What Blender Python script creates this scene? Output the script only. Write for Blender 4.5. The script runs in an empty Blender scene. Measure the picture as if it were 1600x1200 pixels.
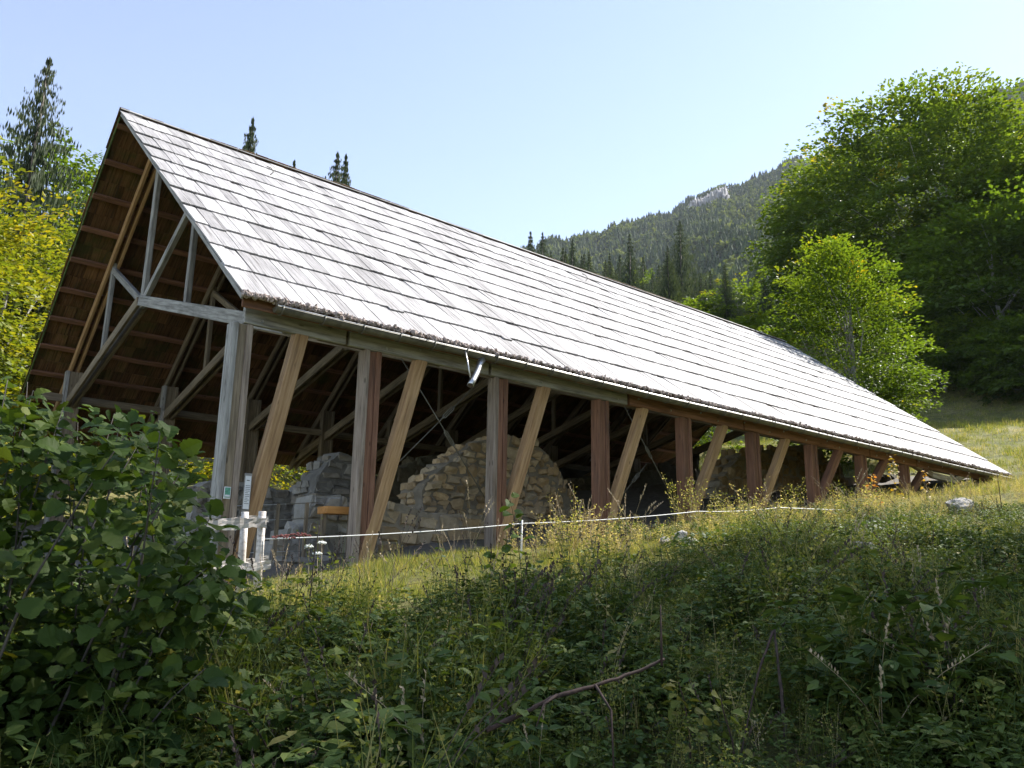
import bpy, bmesh, math, random
import numpy as np
from mathutils import Matrix, Vector
random.seed(7); RNG = np.random.default_rng(7)
S = bpy.context.scene
COL = S.collection

# ------------------------------------------------------------------ camera
F_PX, YAW, PITCH, ROLL = 1278.47, math.radians(40.285), math.radians(13.155), math.radians(0.951)
_fw = np.array([math.sin(YAW)*math.cos(PITCH), math.cos(YAW)*math.cos(PITCH), math.sin(PITCH)])
_r0 = np.array([math.cos(YAW), -math.sin(YAW), 0.0]); _u0 = np.cross(_r0, _fw)
_r = math.cos(ROLL)*_r0 + math.sin(ROLL)*_u0
_u = -math.sin(ROLL)*_r0 + math.cos(ROLL)*_u0
cam = bpy.data.cameras.new('camera'); cam_o = bpy.data.objects.new('camera', cam); COL.objects.link(cam_o)
cam.sensor_width = 36.0; cam.lens = F_PX/1600*36; cam.clip_start = 0.05; cam.clip_end = 6000
M = Matrix.Identity(4)
for i in range(3):
    M[i][0] = _r[i]; M[i][1] = _u[i]; M[i][2] = -_fw[i]
cam_o.matrix_world = M
S.camera = cam_o
# ------------------------------------------------------------------ light
SUN = np.array([0.700, -0.060, 0.712]); SUN /= np.linalg.norm(SUN)
SUN_EL = math.asin(SUN[2]); SUN_AZ = math.atan2(SUN[0], SUN[1])
W = bpy.data.worlds.new('World'); S.world = W; W.use_nodes = True
nt = W.node_tree; bg = nt.nodes['Background']
sky = nt.nodes.new('ShaderNodeTexSky'); sky.sky_type = 'NISHITA'; sky.sun_disc = False
sky.sun_elevation = SUN_EL; sky.sun_rotation = SUN_AZ
sky.altitude = 900; sky.air_density = 1.0; sky.dust_density = 0.25; sky.ozone_density = 2.0
shs = nt.nodes.new('ShaderNodeHueSaturation'); shs.inputs['Hue'].default_value = 0.503; shs.inputs['Saturation'].default_value = 0.8
nt.links.new(sky.outputs[0], shs.inputs['Color']); nt.links.new(shs.outputs[0], bg.inputs[0]); bg.inputs[1].default_value = 0.10
sl = bpy.data.lights.new('sun', 'SUN'); sl.energy = 5.0; sl.angle = math.radians(0.53); sl.color = (1.0, 0.96, 0.90)
so = bpy.data.objects.new('sun', sl); COL.objects.link(so)
so.rotation_euler = Vector(SUN).to_track_quat('Z', 'Y').to_euler(); so.location = (60, -5, 60)
S.view_settings.view_transform = 'Standard'; S.view_settings.look = 'None'
S.view_settings.gamma = 1.0; S.view_settings.use_curve_mapping = False
S.view_settings.exposure = 1.55
S.render.film_transparent = False
S.cycles.max_bounces = 6; S.cycles.diffuse_bounces = 3; S.cycles.glossy_bounces = 2
S.cycles.transmission_bounces = 3; S.cycles.transparent_max_bounces = 4; S.cycles.use_denoising = True
S.cycles.caustics_reflective = False; S.cycles.caustics_refractive = False

def ray(px, py):
    return _fw + _r*(px-800)/F_PX - _u*(py-600)/F_PX
def at(px, py, y):                       # place of a feature standing at depth y (metres along +Y)
    d = ray(px, py); return d*(y/d[1])
def atx(px, py, x):
    d = ray(px, py); return d*(x/d[0])

# ------------------------------------------------------------------ terrain
def _n(x, y, s, k):
    return np.sin(x*s+k*1.7)*np.cos(y*s*1.13+k*2.3) + 0.5*np.sin(x*s*2.1+y*s*1.7+k)
def gz(x, y):
    x = np.asarray(x, float); y = np.asarray(y, float)
    u = 0.13*x + 0.086*y
    u = np.where(u < -2, -2 + (u+2)*0.25, u)
    u = np.where(u > 9, 9 + (u-9)*0.55, u)
    d = np.hypot(x, y)
    e = np.where((d > 22) & (x > 0), 0.0018*np.minimum(d-22, 60)**2*np.clip((x-12)/25, 0, 1), 0)
    e = e + np.where((d > 58) & (x > 0), 0.006*np.minimum(d-58, 46)**2*np.clip((x-12)/30, 0, 1), 0)
    n = 0.05*_n(x, y, 0.9, 1) + 0.03*_n(x, y, 2.3, 2) + np.where(d > 30, 0.3*_n(x, y, 0.13, 3), 0)
    bank = 0.05*np.exp(-((y-7.2-0.02*x)**2)/1.8)*np.clip((x-6)/3, 0, 1)
    sm = lambda v: np.clip(v, 0, 1)**2*(3-2*np.clip(v, 0, 1))
    bank = bank + 2.0*sm((y-23.6)/3.2)*sm((x-15.5)/3.0)*sm((33-x)/3.0)*sm((60-y)/20)  # rise behind the shelter, added to block light from under the roof
    return -1.6 + u + e + n + bank
def ground_pt(px, py):
    d = ray(px, py)
    t = np.linspace(1.5, 160, 6000)
    P = d[None, :]*t[:, None]
    k = np.argmax(P[:, 2] < gz(P[:, 0], P[:, 1]))
    return P[k]

# ------------------------------------------------------------------ materials
def newmat(name):
    m = bpy.data.materials.new(name); m.use_nodes = True
    t = m.node_tree; b = t.nodes['Principled BSDF']
    return m, t, b
def node(t, kind, **kw):
    n = t.nodes.new(kind)
    for k, v in kw.items(): setattr(n, k, v)
    return n
def ramp(t, fac, stops):
    r = node(t, 'ShaderNodeValToRGB'); e = r.color_ramp.elements
    while len(e) < len(stops): e.new(0.5)
    for el, (p, c) in zip(e, stops):
        el.position = p; el.color = (*c, 1)
    t.links.new(fac, r.inputs[0]); return r.outputs[0]
def mixc(t, fac, a, b, mode='MIX'):
    n = node(t, 'ShaderNodeMix', data_type='RGBA', blend_type=mode)
    for sock, v in ((n.inputs[0], fac), (n.inputs[6], a), (n.inputs[7], b)):
        if hasattr(v, 'links') or hasattr(v, 'is_linked'): t.links.new(v, sock)
        elif isinstance(v, tuple): sock.default_value = (*v, 1)
        else: sock.default_value = v
    return n.outputs[2]
def math_(t, op, a, b=0.0):
    n = node(t, 'ShaderNodeMath', operation=op)
    for sock, v in ((n.inputs[0], a), (n.inputs[1], b)):
        if hasattr(v, 'is_linked'): t.links.new(v, sock)
        else: sock.default_value = v
    return n.outputs[0]
def noise(t, vec, scale, detail=4, rough=0.55):
    n = node(t, 'ShaderNodeTexNoise'); n.inputs['Scale'].default_value = scale
    n.inputs['Detail'].default_value = detail; n.inputs['Roughness'].default_value = rough
    if vec is not None: t.links.new(vec, n.inputs['Vector'])
    return n.outputs['Fac']
def mapping(t, vec, scale, rot=(0, 0, 0)):
    m = node(t, 'ShaderNodeMapping'); m.inputs['Scale'].default_value = scale; m.inputs['Rotation'].default_value = rot
    t.links.new(vec, m.inputs['Vector']); return m.outputs[0]
def bump(t, b, h, strength, dist=0.02):
    n = node(t, 'ShaderNodeBump'); n.inputs['Strength'].default_value = strength; n.inputs['Distance'].default_value = dist
    t.links.new(h, n.inputs['Height']); t.links.new(n.outputs[0], b.inputs['Normal'])
def rnd(t):
    """a value of its own for each object and each loose piece"""
    g = node(t, 'ShaderNodeNewGeometry'); o = node(t, 'ShaderNodeObjectInfo')
    return math_(t, 'FRACT', math_(t, 'ADD', g.outputs['Random Per Island'], o.outputs['Random']))

def wood(name, dark, mid, light, stain=(0.05, 0.045, 0.04), stain_amt=0.35, rough=0.75):
    m, t, b = newmat(name)
    tc = node(t, 'ShaderNodeTexCoord').outputs['Object']
    o = node(t, 'ShaderNodeObjectInfo')
    add = node(t, 'ShaderNodeVectorMath', operation='ADD'); t.links.new(tc, add.inputs[0])
    sc = node(t, 'ShaderNodeVectorMath', operation='SCALE'); sc.inputs[0].default_value = (13, 7, 5); t.links.new(o.outputs['Random'], sc.inputs['Scale'])
    t.links.new(sc.outputs[0], add.inputs[1]); v = add.outputs[0]
    g = noise(t, mapping(t, v, (1.6, 26, 26)), 1.0, 5, 0.6)
    c = ramp(t, g, [(0.28, dark), (0.5, mid), (0.72, light)])
    blot = noise(t, mapping(t, v, (0.9, 3, 3)), 1.6, 4, 0.6)
    f = ramp(t, blot, [(0.5, (0, 0, 0)), (0.72, (1, 1, 1))])
    c = mixc(t, math_(t, 'MULTIPLY', f, stain_amt), c, stain)
    vo = node(t, 'ShaderNodeTexVoronoi'); vo.inputs['Scale'].default_value = 1.0
    t.links.new(mapping(t, v, (2.2, 7, 7)), vo.inputs['Vector'])
    kn = ramp(t, vo.outputs['Distance'], [(0.06, (1, 1, 1)), (0.13, (0, 0, 0))])
    c = mixc(t, math_(t, 'MULTIPLY', kn, 0.7), c, tuple(x*0.45 for x in dark))
    val = math_(t, 'ADD', math_(t, 'MULTIPLY', o.outputs['Random'], 0.35), 0.82)
    hs = node(t, 'ShaderNodeHueSaturation'); t.links.new(c, hs.inputs['Color']); t.links.new(val, hs.inputs['Value'])
    t.links.new(hs.outputs[0], b.inputs['Base Color']); b.inputs['Roughness'].default_value = rough
    b.inputs['Specular IOR Level'].default_value = 0.3
    bump(t, b, g, 0.5, 0.01)
    return m
MW_GREY = wood('weathered_grey_wood', (0.12, 0.112, 0.104), (0.29, 0.28, 0.268), (0.42, 0.41, 0.39), stain_amt=0.55)
MW_RED = wood('red_brown_wood', (0.11, 0.055, 0.036), (0.21, 0.105, 0.066), (0.29, 0.155, 0.10), stain_amt=0.4)
MW_TAN = wood('tan_wood', (0.22, 0.125, 0.06), (0.38, 0.235, 0.118), (0.50, 0.33, 0.185), stain=(0.20, 0.14, 0.10), stain_amt=0.4)
MW_BROWN = wood('brown_grey_wood', (0.11, 0.085, 0.06), (0.22, 0.175, 0.12), (0.33, 0.265, 0.19), stain_amt=0.4)
MW_POST = wood('brown_grey_post', (0.13, 0.095, 0.07), (0.27, 0.215, 0.175), (0.38, 0.32, 0.27), stain_amt=0.45)
MW_ORANGE = wood('orange_plank', (0.38, 0.17, 0.05), (0.52, 0.25, 0.08), (0.62, 0.33, 0.12), stain_amt=0.1)
MW_PALE = wood('sun_bleached_plank', (0.26, 0.23, 0.20), (0.50, 0.46, 0.42), (0.66, 0.62, 0.58), stain=(0.14, 0.11, 0.09), stain_amt=0.5)

def shingle_mat(name, dark, mid, light, moss_amt, slope_sign):
    m, t, b = newmat(name)
    pos = node(t, 'ShaderNodeNewGeometry').outputs['Position']
    rot = mapping(t, pos, (1, 1, 1), (slope_sign*math.radians(-38.1), 0, 0))
    r = rnd(t)
    add = node(t, 'ShaderNodeVectorMath', operation='ADD'); t.links.new(rot, add.inputs[0])
    sc = node(t, 'ShaderNodeVectorMath', operation='SCALE'); sc.inputs[0].default_value = (3, 11, 5); t.links.new(r, sc.inputs['Scale'])
    t.links.new(sc.outputs[0], add.inputs[1]); v = add.outputs[0]
    g = noise(t, mapping(t, v, (34, 1.1, 4)), 1.0, 5, 0.65)
    c = ramp(t, g, [(0.30, dark), (0.46, mid), (0.68, light)])
    crack = noise(t, mapping(t, v, (22, 0.5, 2)), 1.0, 2, 0.5)
    cf = ramp(t, crack, [(0.30, (1, 1, 1)), (0.35, (0, 0, 0))])
    c = mixc(t, math_(t, 'MULTIPLY', cf, 0.75), c, (0.06, 0.05, 0.045))
    bl = noise(t, mapping(t, pos, (0.8, 0.8, 0.8)), 1.0, 5, 0.7)
    c = mixc(t, ramp(t, bl, [(0.5, (0, 0, 0)), (0.75, (0.6, 0.6, 0.6))]), c, tuple(x*0.62 for x in mid))
    if moss_amt:
        mo = noise(t, mapping(t, pos, (1.5, 1.5, 1.5)), 1.0, 4, 0.7)
        c = mixc(t, ramp(t, mo, [(0.46, (0, 0, 0)), (0.68, (moss_amt,)*3)]), c, (0.055, 0.075, 0.022))
    hs = node(t, 'ShaderNodeHueSaturation'); t.links.new(c, hs.inputs['Color'])
    t.links.new(math_(t, 'ADD', math_(t, 'MULTIPLY', r, 0.55), 0.66), hs.inputs['Value'])
    t.links.new(hs.outputs[0], b.inputs['Base Color'])
    b.inputs['Roughness'].default_value = 0.75; b.inputs['Specular IOR Level'].default_value = 0.2
    bump(t, b, g, 0.9, 0.014)
    return m
M_SH = shingle_mat('weathered_shingle', (0.11, 0.102, 0.10), (0.335, 0.322, 0.322), (0.475, 0.462, 0.462), 0, 1)
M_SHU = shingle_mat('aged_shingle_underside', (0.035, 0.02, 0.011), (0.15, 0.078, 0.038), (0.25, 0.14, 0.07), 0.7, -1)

def plain(name, col, rough=0.6, metal=0.0, nscale=None, amt=0.4):
    m, t, b = newmat(name)
    b.inputs['Roughness'].default_value = rough; b.inputs['Metallic'].default_value = metal
    if nscale:
        tc = node(t, 'ShaderNodeTexCoord').outputs['Object']
        n = noise(t, tc, nscale, 4, 0.6)
        c = ramp(t, n, [(0.3, tuple(x*(1-amt) for x in col)), (0.7, tuple(min(1, x*(1+amt)) for x in col))])
        t.links.new(c, b.inputs['Base Color'])
    else: b.inputs['Base Color'].default_value = (*col, 1)
    return m
M_ZINC = plain('dull_zinc', (0.16, 0.15, 0.125), 0.55, 0.45, 6)
M_STEEL = plain('galvanised_steel', (0.55, 0.55, 0.55), 0.35, 0.9, 8, 0.2)
M_WHITE = plain('white_plastic', (0.75, 0.75, 0.73), 0.5)
M_PAPER = plain('paper', (0.72, 0.73, 0.76), 0.7)
M_INK = plain('ink', (0.06, 0.07, 0.09), 0.7)
M_GREENPRINT = plain('green_print', (0.10, 0.30, 0.22), 0.6, 0, 18, 0.6)
M_BARK = plain('bark', (0.10, 0.085, 0.07), 0.9, 0, 9, 0.5)
M_BARKG = plain('grey_bark', (0.22, 0.21, 0.19), 0.9, 0, 5, 0.4)
M_STALK = plain('dry_stalk', (0.065, 0.045, 0.035), 0.9, 0, 30, 0.6)
M_STRAW = plain('straw', (0.40, 0.31, 0.19), 0.8)
M_TWIG = plain('red_brown_twig', (0.055, 0.032, 0.024), 0.9, 0, 30, 0.6)
M_LICHEN = plain('lichen_crust', (0.33, 0.27, 0.24), 0.95, 0, 30, 0.5)
M_PETAL = plain('white_petals', (0.75, 0.75, 0.68), 0.7)
M_UMBELRED = plain('dry_red_seed_head', (0.22, 0.06, 0.05), 0.8)
M_MOSSY = plain('mossy_board', (0.06, 0.085, 0.02), 0.95, 0, 12, 0.5)
M_BACKING = plain('dark_backing', (0.07, 0.05, 0.035), 0.9, 0, 3, 0.4)

def stone_mat(name, base, var, mort=False, lich=0.3):
    m, t, b = newmat(name)
    tc = node(t, 'ShaderNodeNewGeometry').outputs['Position']
    r = rnd(t)
    c = ramp(t, r, [(0.0, tuple(x*0.62 for x in base)), (0.35, base), (0.65, var), (1.0, tuple(min(1, x*1.3) for x in base))])
    n = noise(t, mapping(t, tc, (5, 5, 5)), 1.0, 6, 0.7)
    c = mixc(t, 0.8, c, ramp(t, n, [(0.25, (0.45, 0.45, 0.45)), (0.75, (1.2, 1.2, 1.2))]), 'MULTIPLY')
    n2 = noise(t, mapping(t, tc, (1.7, 1.7, 1.7)), 1.0, 4, 0.6)
    c = mixc(t, ramp(t, n2, [(0.52, (0, 0, 0)), (0.7, (lich,)*3)]), c, (0.42, 0.41, 0.38))
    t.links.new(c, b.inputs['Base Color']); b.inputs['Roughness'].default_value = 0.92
    b.inputs['Specular IOR Level'].default_value = 0.2
    bump(t, b, noise(t, mapping(t, tc, (16, 16, 16)), 1.0, 6, 0.75), 0.8, 0.03)
    return m
M_ST_TAN = stone_mat('tan_rubble_stone', (0.52, 0.375, 0.215), (0.46, 0.375, 0.26))
M_ST_GREY = stone_mat('grey_rubble_stone', (0.30, 0.28, 0.25), (0.25, 0.215, 0.17))
M_ST_LIGHT = stone_mat('pale_dressed_stone', (0.45, 0.43, 0.40), (0.40, 0.34, 0.25))
M_ST_DARK = stone_mat('dark_stone', (0.15, 0.125, 0.085), (0.11, 0.105, 0.075), lich=0.1)  # darker brown stone for the back and far-end walls
M_MORTAR = stone_mat('lime_mortar', (0.36, 0.31, 0.24), (0.40, 0.36, 0.30))
M_MORTARG = stone_mat('grey_mortar', (0.28, 0.265, 0.24), (0.31, 0.29, 0.26))
M_ROCK = stone_mat('field_rock', (0.30, 0.30, 0.29), (0.22, 0.22, 0.215))
M_ROCKW = stone_mat('pale_limestone', (0.46, 0.44, 0.42), (0.38, 0.36, 0.335), lich=0.1)
M_CLIFF = stone_mat('limestone_cliff', (0.46, 0.45, 0.45), (0.38, 0.37, 0.37), lich=0.2)

def leaf_mat(name, stops, trans=0.35, rough=0.55, tcol=(1.25, 1.2, 0.5), spec=0.35):
    """stops: colours picked by each leaf's own tint value 0..1"""
    m, t, b = newmat(name)
    a = node(t, 'ShaderNodeAttribute', attribute_name='tint')
    o = node(t, 'ShaderNodeObjectInfo')
    v = math_(t, 'ADD', a.outputs['Fac'], math_(t, 'MULTIPLY', math_(t, 'SUBTRACT', o.outputs['Random'], 0.5), 0.18))
    c = ramp(t, v, stops)
    t.links.new(c, b.inputs['Base Color']); b.inputs['Roughness'].default_value = rough
    b.inputs['Specular IOR Level'].default_value = spec
    tr = node(t, 'ShaderNodeBsdfTranslucent')
    t.links.new(mixc(t, 1.0, c, tcol, 'MULTIPLY'), tr.inputs[0])
    mx = node(t, 'ShaderNodeMixShader'); mx.inputs[0].default_value = trans
    out = t.nodes['Material Output']
    t.links.new(b.outputs[0], mx.inputs[1]); t.links.new(tr.outputs[0], mx.inputs[2]); t.links.new(mx.outputs[0], out.inputs[0])
    return m
M_BEECH = leaf_mat('beech_leaves', [(0.0, (0.035, 0.065, 0.010)), (0.5, (0.095, 0.155, 0.016)), (0.9, (0.16, 0.215, 0.018)), (1.0, (0.32, 0.27, 0.015))], 0.5)
M_YELLOW = leaf_mat('turning_beech_leaves', [(0.0, (0.06, 0.09, 0.012)), (0.4, (0.15, 0.19, 0.018)), (0.75, (0.32, 0.29, 0.02)), (1.0, (0.45, 0.32, 0.02))], 0.42)
M_SPRUCE = leaf_mat('spruce_needles', [(0.0, (0.020, 0.032, 0.014)), (0.6, (0.052, 0.074, 0.028)), (1.0, (0.095, 0.115, 0.042))], 0.2, 0.7)
M_FOREST = leaf_mat('forest_foliage', [(0.0, (0.036, 0.053, 0.028)), (0.5, (0.072, 0.10, 0.04)), (0.75, (0.12, 0.155, 0.05)), (1.0, (0.19, 0.22, 0.065))], 0.25, 0.8, spec=0.1)
M_HAZEL = leaf_mat('hazel_leaves', [(0.0, (0.034, 0.068, 0.014)), (0.5, (0.075, 0.12, 0.02)), (0.85, (0.14, 0.17, 0.022)), (1.0, (0.24, 0.20, 0.025))], 0.35, 0.6, spec=0.2)
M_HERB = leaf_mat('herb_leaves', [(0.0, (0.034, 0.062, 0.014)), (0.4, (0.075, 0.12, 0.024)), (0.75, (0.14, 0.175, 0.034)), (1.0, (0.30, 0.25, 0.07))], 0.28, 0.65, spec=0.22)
M_GRASS = leaf_mat('grass_blades', [(0.0, (0.085, 0.125, 0.025)), (0.5, (0.19, 0.215, 0.05)), (0.8, (0.36, 0.31, 0.12)), (1.0, (0.50, 0.39, 0.20))], 0.42, 0.7, spec=0.2)
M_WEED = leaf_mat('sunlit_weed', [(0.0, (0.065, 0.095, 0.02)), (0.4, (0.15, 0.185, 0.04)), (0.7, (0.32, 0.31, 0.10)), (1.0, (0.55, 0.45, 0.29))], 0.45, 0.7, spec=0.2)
M_AUTUMN = leaf_mat('autumn_leaves', [(0.0, (0.12, 0.14, 0.02)), (0.4, (0.33, 0.24, 0.03)), (0.75, (0.42, 0.16, 0.03)), (1.0, (0.30, 0.06, 0.03))], 0.4)

def ground_mat():
    m, t, b = newmat('meadow_ground')
    pos = node(t, 'ShaderNodeNewGeometry').outputs['Position']
    n1 = noise(t, mapping(t, pos, (0.35, 0.35, 0.35)), 1.0, 6, 0.65)
    n2 = noise(t, mapping(t, pos, (5, 5, 5)), 1.0, 6, 0.75)
    c = ramp(t, n1, [(0.32, (0.10, 0.115, 0.035)), (0.5, (0.19, 0.19, 0.06)), (0.68, (0.29, 0.25, 0.11))])
    c = mixc(t, ramp(t, n2, [(0.35, (0.85, 0.85, 0.85)), (0.6, (0, 0, 0))]), c, (0.055, 0.045, 0.028))
    t.links.new(c, b.inputs['Base Color']); b.inputs['Roughness'].default_value = 0.95; b.inputs['Specular IOR Level'].default_value = 0.1
    bump(t, b, n2, 0.9, 0.08)
    return m
M_GROUND = ground_mat()
def floor_mat():
    m, t, b = newmat('dry_earth')
    pos = node(t, 'ShaderNodeNewGeometry').outputs['Position']
    n2 = noise(t, mapping(t, pos, (4, 4, 4)), 1.0, 6, 0.75)
    c = ramp(t, n2, [(0.3, (0.09, 0.08, 0.065)), (0.7, (0.18, 0.16, 0.135))])
    t.links.new(c, b.inputs['Base Color']); b.inputs['Roughness'].default_value = 0.95
    bump(t, b, n2, 0.9, 0.05); return m
M_FLOOR = floor_mat()

# ------------------------------------------------------------------ helpers
def tag(o, label=None, cat=None, group=None, kind=None):
    if label: o['label'] = label
    if cat: o['category'] = cat
    if group: o['group'] = group
    if kind: o['kind'] = kind
    return o
def link(name, me, mat=None, parent=None, mw=None):
    o = bpy.data.objects.new(name, me); COL.objects.link(o)
    if mat is not None and me is not None and not me.materials: me.materials.append(mat)
    if parent is not None: o.parent = parent
    if mw is not None: o.matrix_world = mw
    return o
def empty(name, loc=(0, 0, 0)):
    o = bpy.data.objects.new(name, None); COL.objects.link(o); o.location = loc; o.empty_display_size = 0.2
    return o
def child(name, me, mat, parent, mw):
    """part placed in world space under a parent that is only translated"""
    o = bpy.data.objects.new(name, me); COL.objects.link(o)
    if mat is not None and not me.materials: me.materials.append(mat)
    o.parent = parent
    chain = Matrix.Identity(4); p = parent
    chain = Matrix.Translation(PW.get(parent.name, Vector((0, 0, 0))))
    o.matrix_local = chain.inverted() @ mw
    return o
PW = {}
def thing(name, loc, label, cat, group=None):
    o = empty(name, loc); PW[o.name] = Vector(loc); return tag(o, label, cat, group)
def npmesh(name, V, faces, tint=None, smooth=False):
    """V (n,3); faces: list of (m,3)/(m,4) index arrays; tint per vertex"""
    V = np.asarray(V, np.float32)
    me = bpy.data.meshes.new(name)
    me.vertices.add(len(V)); me.vertices.foreach_set('co', V.ravel())
    idx = []; starts = []; off = 0
    for Fa in faces:
        Fa = np.asarray(Fa, np.int32)
        if len(Fa) == 0: continue
        k = Fa.shape[1]
        idx.append(Fa.ravel()); starts.append(off + np.arange(len(Fa), dtype=np.int32)*k); off += Fa.size
    idx = np.concatenate(idx); starts = np.concatenate(starts)
    me.loops.add(len(idx)); me.loops.foreach_set('vertex_index', idx)
    me.polygons.add(len(starts)); me.polygons.foreach_set('loop_start', starts)
    me.polygons.foreach_set('use_smooth', np.full(len(starts), bool(smooth)))
    if tint is not None:
        a = me.attributes.new('tint', 'FLOAT', 'POINT'); a.data.foreach_set('value', np.asarray(tint, np.float32))
    me.update(calc_edges=True)
    return me
class Acc:
    def __init__(s): s.V = []; s.T = []; s.Q = []; s.t = []; s.n = 0
    def add(s, V, T=None, Q=None, tint=0.5):
        V = np.asarray(V, float)
        s.V.append(V)
        if T is not None and len(T): s.T.append(np.asarray(T)+s.n)
        if Q is not None and len(Q): s.Q.append(np.asarray(Q)+s.n)
        s.t.append(np.full(len(V), tint) if np.isscalar(tint) else np.asarray(tint)); s.n += len(V)
    def inst(s, V, T, R, L, tint):
        """many copies: R (n,3,3), L (n,3), tint (n,)"""
        V = np.asarray(V, float); T = np.asarray(T); n = len(L)
        if n == 0: return
        P = np.einsum('nij,vj->nvi', R, V) + L[:, None, :]
        s.V.append(P.reshape(-1, 3))
        FF = (T[None] + (np.arange(n)*len(V))[:, None, None]).reshape(-1, T.shape[1]) + s.n
        (s.T if T.shape[1] == 3 else s.Q).append(FF)
        tint = np.asarray(tint)
        s.t.append(np.repeat(tint, len(V)) if tint.ndim == 1 else tint.ravel()); s.n += n*len(V)
    def arrays(s):
        return (np.concatenate(s.V), np.concatenate(s.T) if s.T else np.zeros((0, 3), int),
                np.concatenate(s.Q) if s.Q else np.zeros((0, 4), int), np.concatenate(s.t))
    def mesh(s, name, smooth=False):
        V, T, Q, t = s.arrays(); return npmesh(name, V, [T, Q], t, smooth)
def rot_zyx(yaw, pitch, roll):
    cy, sy, cp, sp, cr, sr = np.cos(yaw), np.sin(yaw), np.cos(pitch), np.sin(pitch), np.cos(roll), np.sin(roll)
    R = np.empty((len(yaw), 3, 3))
    R[:, 0, 0] = cy*cp; R[:, 0, 1] = cy*sp*sr-sy*cr; R[:, 0, 2] = cy*sp*cr+sy*sr
    R[:, 1, 0] = sy*cp; R[:, 1, 1] = sy*sp*sr+cy*cr; R[:, 1, 2] = sy*sp*cr-cy*sr
    R[:, 2, 0] = -sp;   R[:, 2, 1] = cp*sr;          R[:, 2, 2] = cp*cr
    return R
def tube(pts, rad, n=7):
    pts = np.asarray(pts, float); m = len(pts); rad = np.broadcast_to(rad, (m,))
    d = np.gradient(pts, axis=0); d /= np.linalg.norm(d, axis=1)[:, None]+1e-9
    ref = np.array([0, 0, 1.0]) if abs(d[0][2]) < 0.9 else np.array([1.0, 0, 0])
    a = np.cross(d, ref); a /= np.linalg.norm(a, axis=1)[:, None]+1e-9; b = np.cross(d, a)
    th = np.linspace(0, 2*np.pi, n, endpoint=False)
    V = pts[:, None]+rad[:, None, None]*(a[:, None]*np.cos(th)[None, :, None]+b[:, None]*np.sin(th)[None, :, None])
    V = V.reshape(-1, 3); i = np.arange(n); j = (i+1) % n
    Q = np.concatenate([np.stack([k*n+i, k*n+j, (k+1)*n+j, (k+1)*n+i], 1) for k in range(m-1)])
    c0 = len(V); V = np.vstack([V, pts[0], pts[-1]])
    T = np.concatenate([np.stack([j, i, np.full(n, c0)], 1), np.stack([(m-1)*n+i, (m-1)*n+j, np.full(n, c0+1)], 1)])
    return V, T, Q
def tube_mesh(name, pts, rad, n=7):
    V, T, Q = tube(pts, rad, n); return npmesh(name, V, [T, Q], None, True)
_boxcache = {}
def box_mesh(l, w, h, c=0.008):
    """chamfered bar, long axis X from 0 to l"""
    k = (round(l, 3), round(w, 3), round(h, 3), c)
    bm = bmesh.new(); bmesh.ops.create_cube(bm, size=1)
    for v in bm.verts: v.co = Vector(((v.co.x+0.5)*l, v.co.y*w, v.co.z*h))
    if c: bmesh.ops.bevel(bm, geom=bm.edges[:], offset=c, segments=1, affect='EDGES')
    me = bpy.data.meshes.new('bar'); bm.to_mesh(me); bm.free(); return me
def frame(A, B, up=(0, 0, 1)):
    A = Vector(A); B = Vector(B); x = (B-A).normalized(); up = Vector(up)
    y = up.cross(x)
    if y.length < 1e-4: y = Vector((0, 1, 0)).cross(x) if abs(x.y) < 0.9 else Vector((1, 0, 0)).cross(x)
    y.normalize(); z = x.cross(y)
    m = Matrix.Identity(4)
    for i in range(3): m[i][0] = x[i]; m[i][1] = y[i]; m[i][2] = z[i]; m[i][3] = A[i]
    return m, (B-A).length
def bar(name, A, B, w, h, mat, parent, up=(0, 0, 1), c=0.008):
    m, l = frame(A, B, up); me = box_mesh(l, w, h, c); me.name = name
    return child(name, me, mat, parent, m)

# ================================================================== SETTING
# ---- ground: one sheet, fine near the shelter
g1 = np.concatenate([-np.geomspace(900, 22, 26), np.linspace(-20, 36, 190), np.geomspace(37.5, 1300, 60)])
g2 = np.concatenate([-np.geomspace(900, 14, 26), np.linspace(-12, 32, 150), np.geomspace(33.5, 1300, 60)])
X, Y = np.meshgrid(g1, g2, indexing='ij'); Z = gz(X, Y)
V = np.stack([X, Y, Z], -1).reshape(-1, 3); nx, ny = len(g1), len(g2)
ii, jj = np.meshgrid(np.arange(nx-1), np.arange(ny-1), indexing='ij'); a = (ii*ny+jj).ravel()
Q = np.stack([a, a+ny, a+ny+1, a+1], 1)
ground = link('ground', npmesh('ground', V, [Q], None, True), M_GROUND); tag(ground, kind='structure')
# earth floor under the roof
fx = np.linspace(2.9, 30.5, 90); fy = np.linspace(10.15, 26.6, 60)
X, Y = np.meshgrid(fx, fy, indexing='ij')
edge = np.clip(np.minimum.reduce([X-2.9, 30.5-X, Y-10.15, 26.6-Y])/0.8, 0, 1)
Z = gz(X, Y)+0.05*edge-0.012*(1-edge)*1.0+0.02*_n(X, Y, 3.1, 5)*edge
V = np.stack([X, Y, Z], -1).reshape(-1, 3); nx, ny = len(fx), len(fy)
ii, jj = np.meshgrid(np.arange(nx-1), np.arange(ny-1), indexing='ij'); a = (ii*ny+jj).ravel()
floor = link('earth_floor', npmesh('earth_floor', V, [np.stack([a, a+ny, a+ny+1, a+1], 1)], None, True), M_FLOOR); tag(floor, kind='structure')

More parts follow.
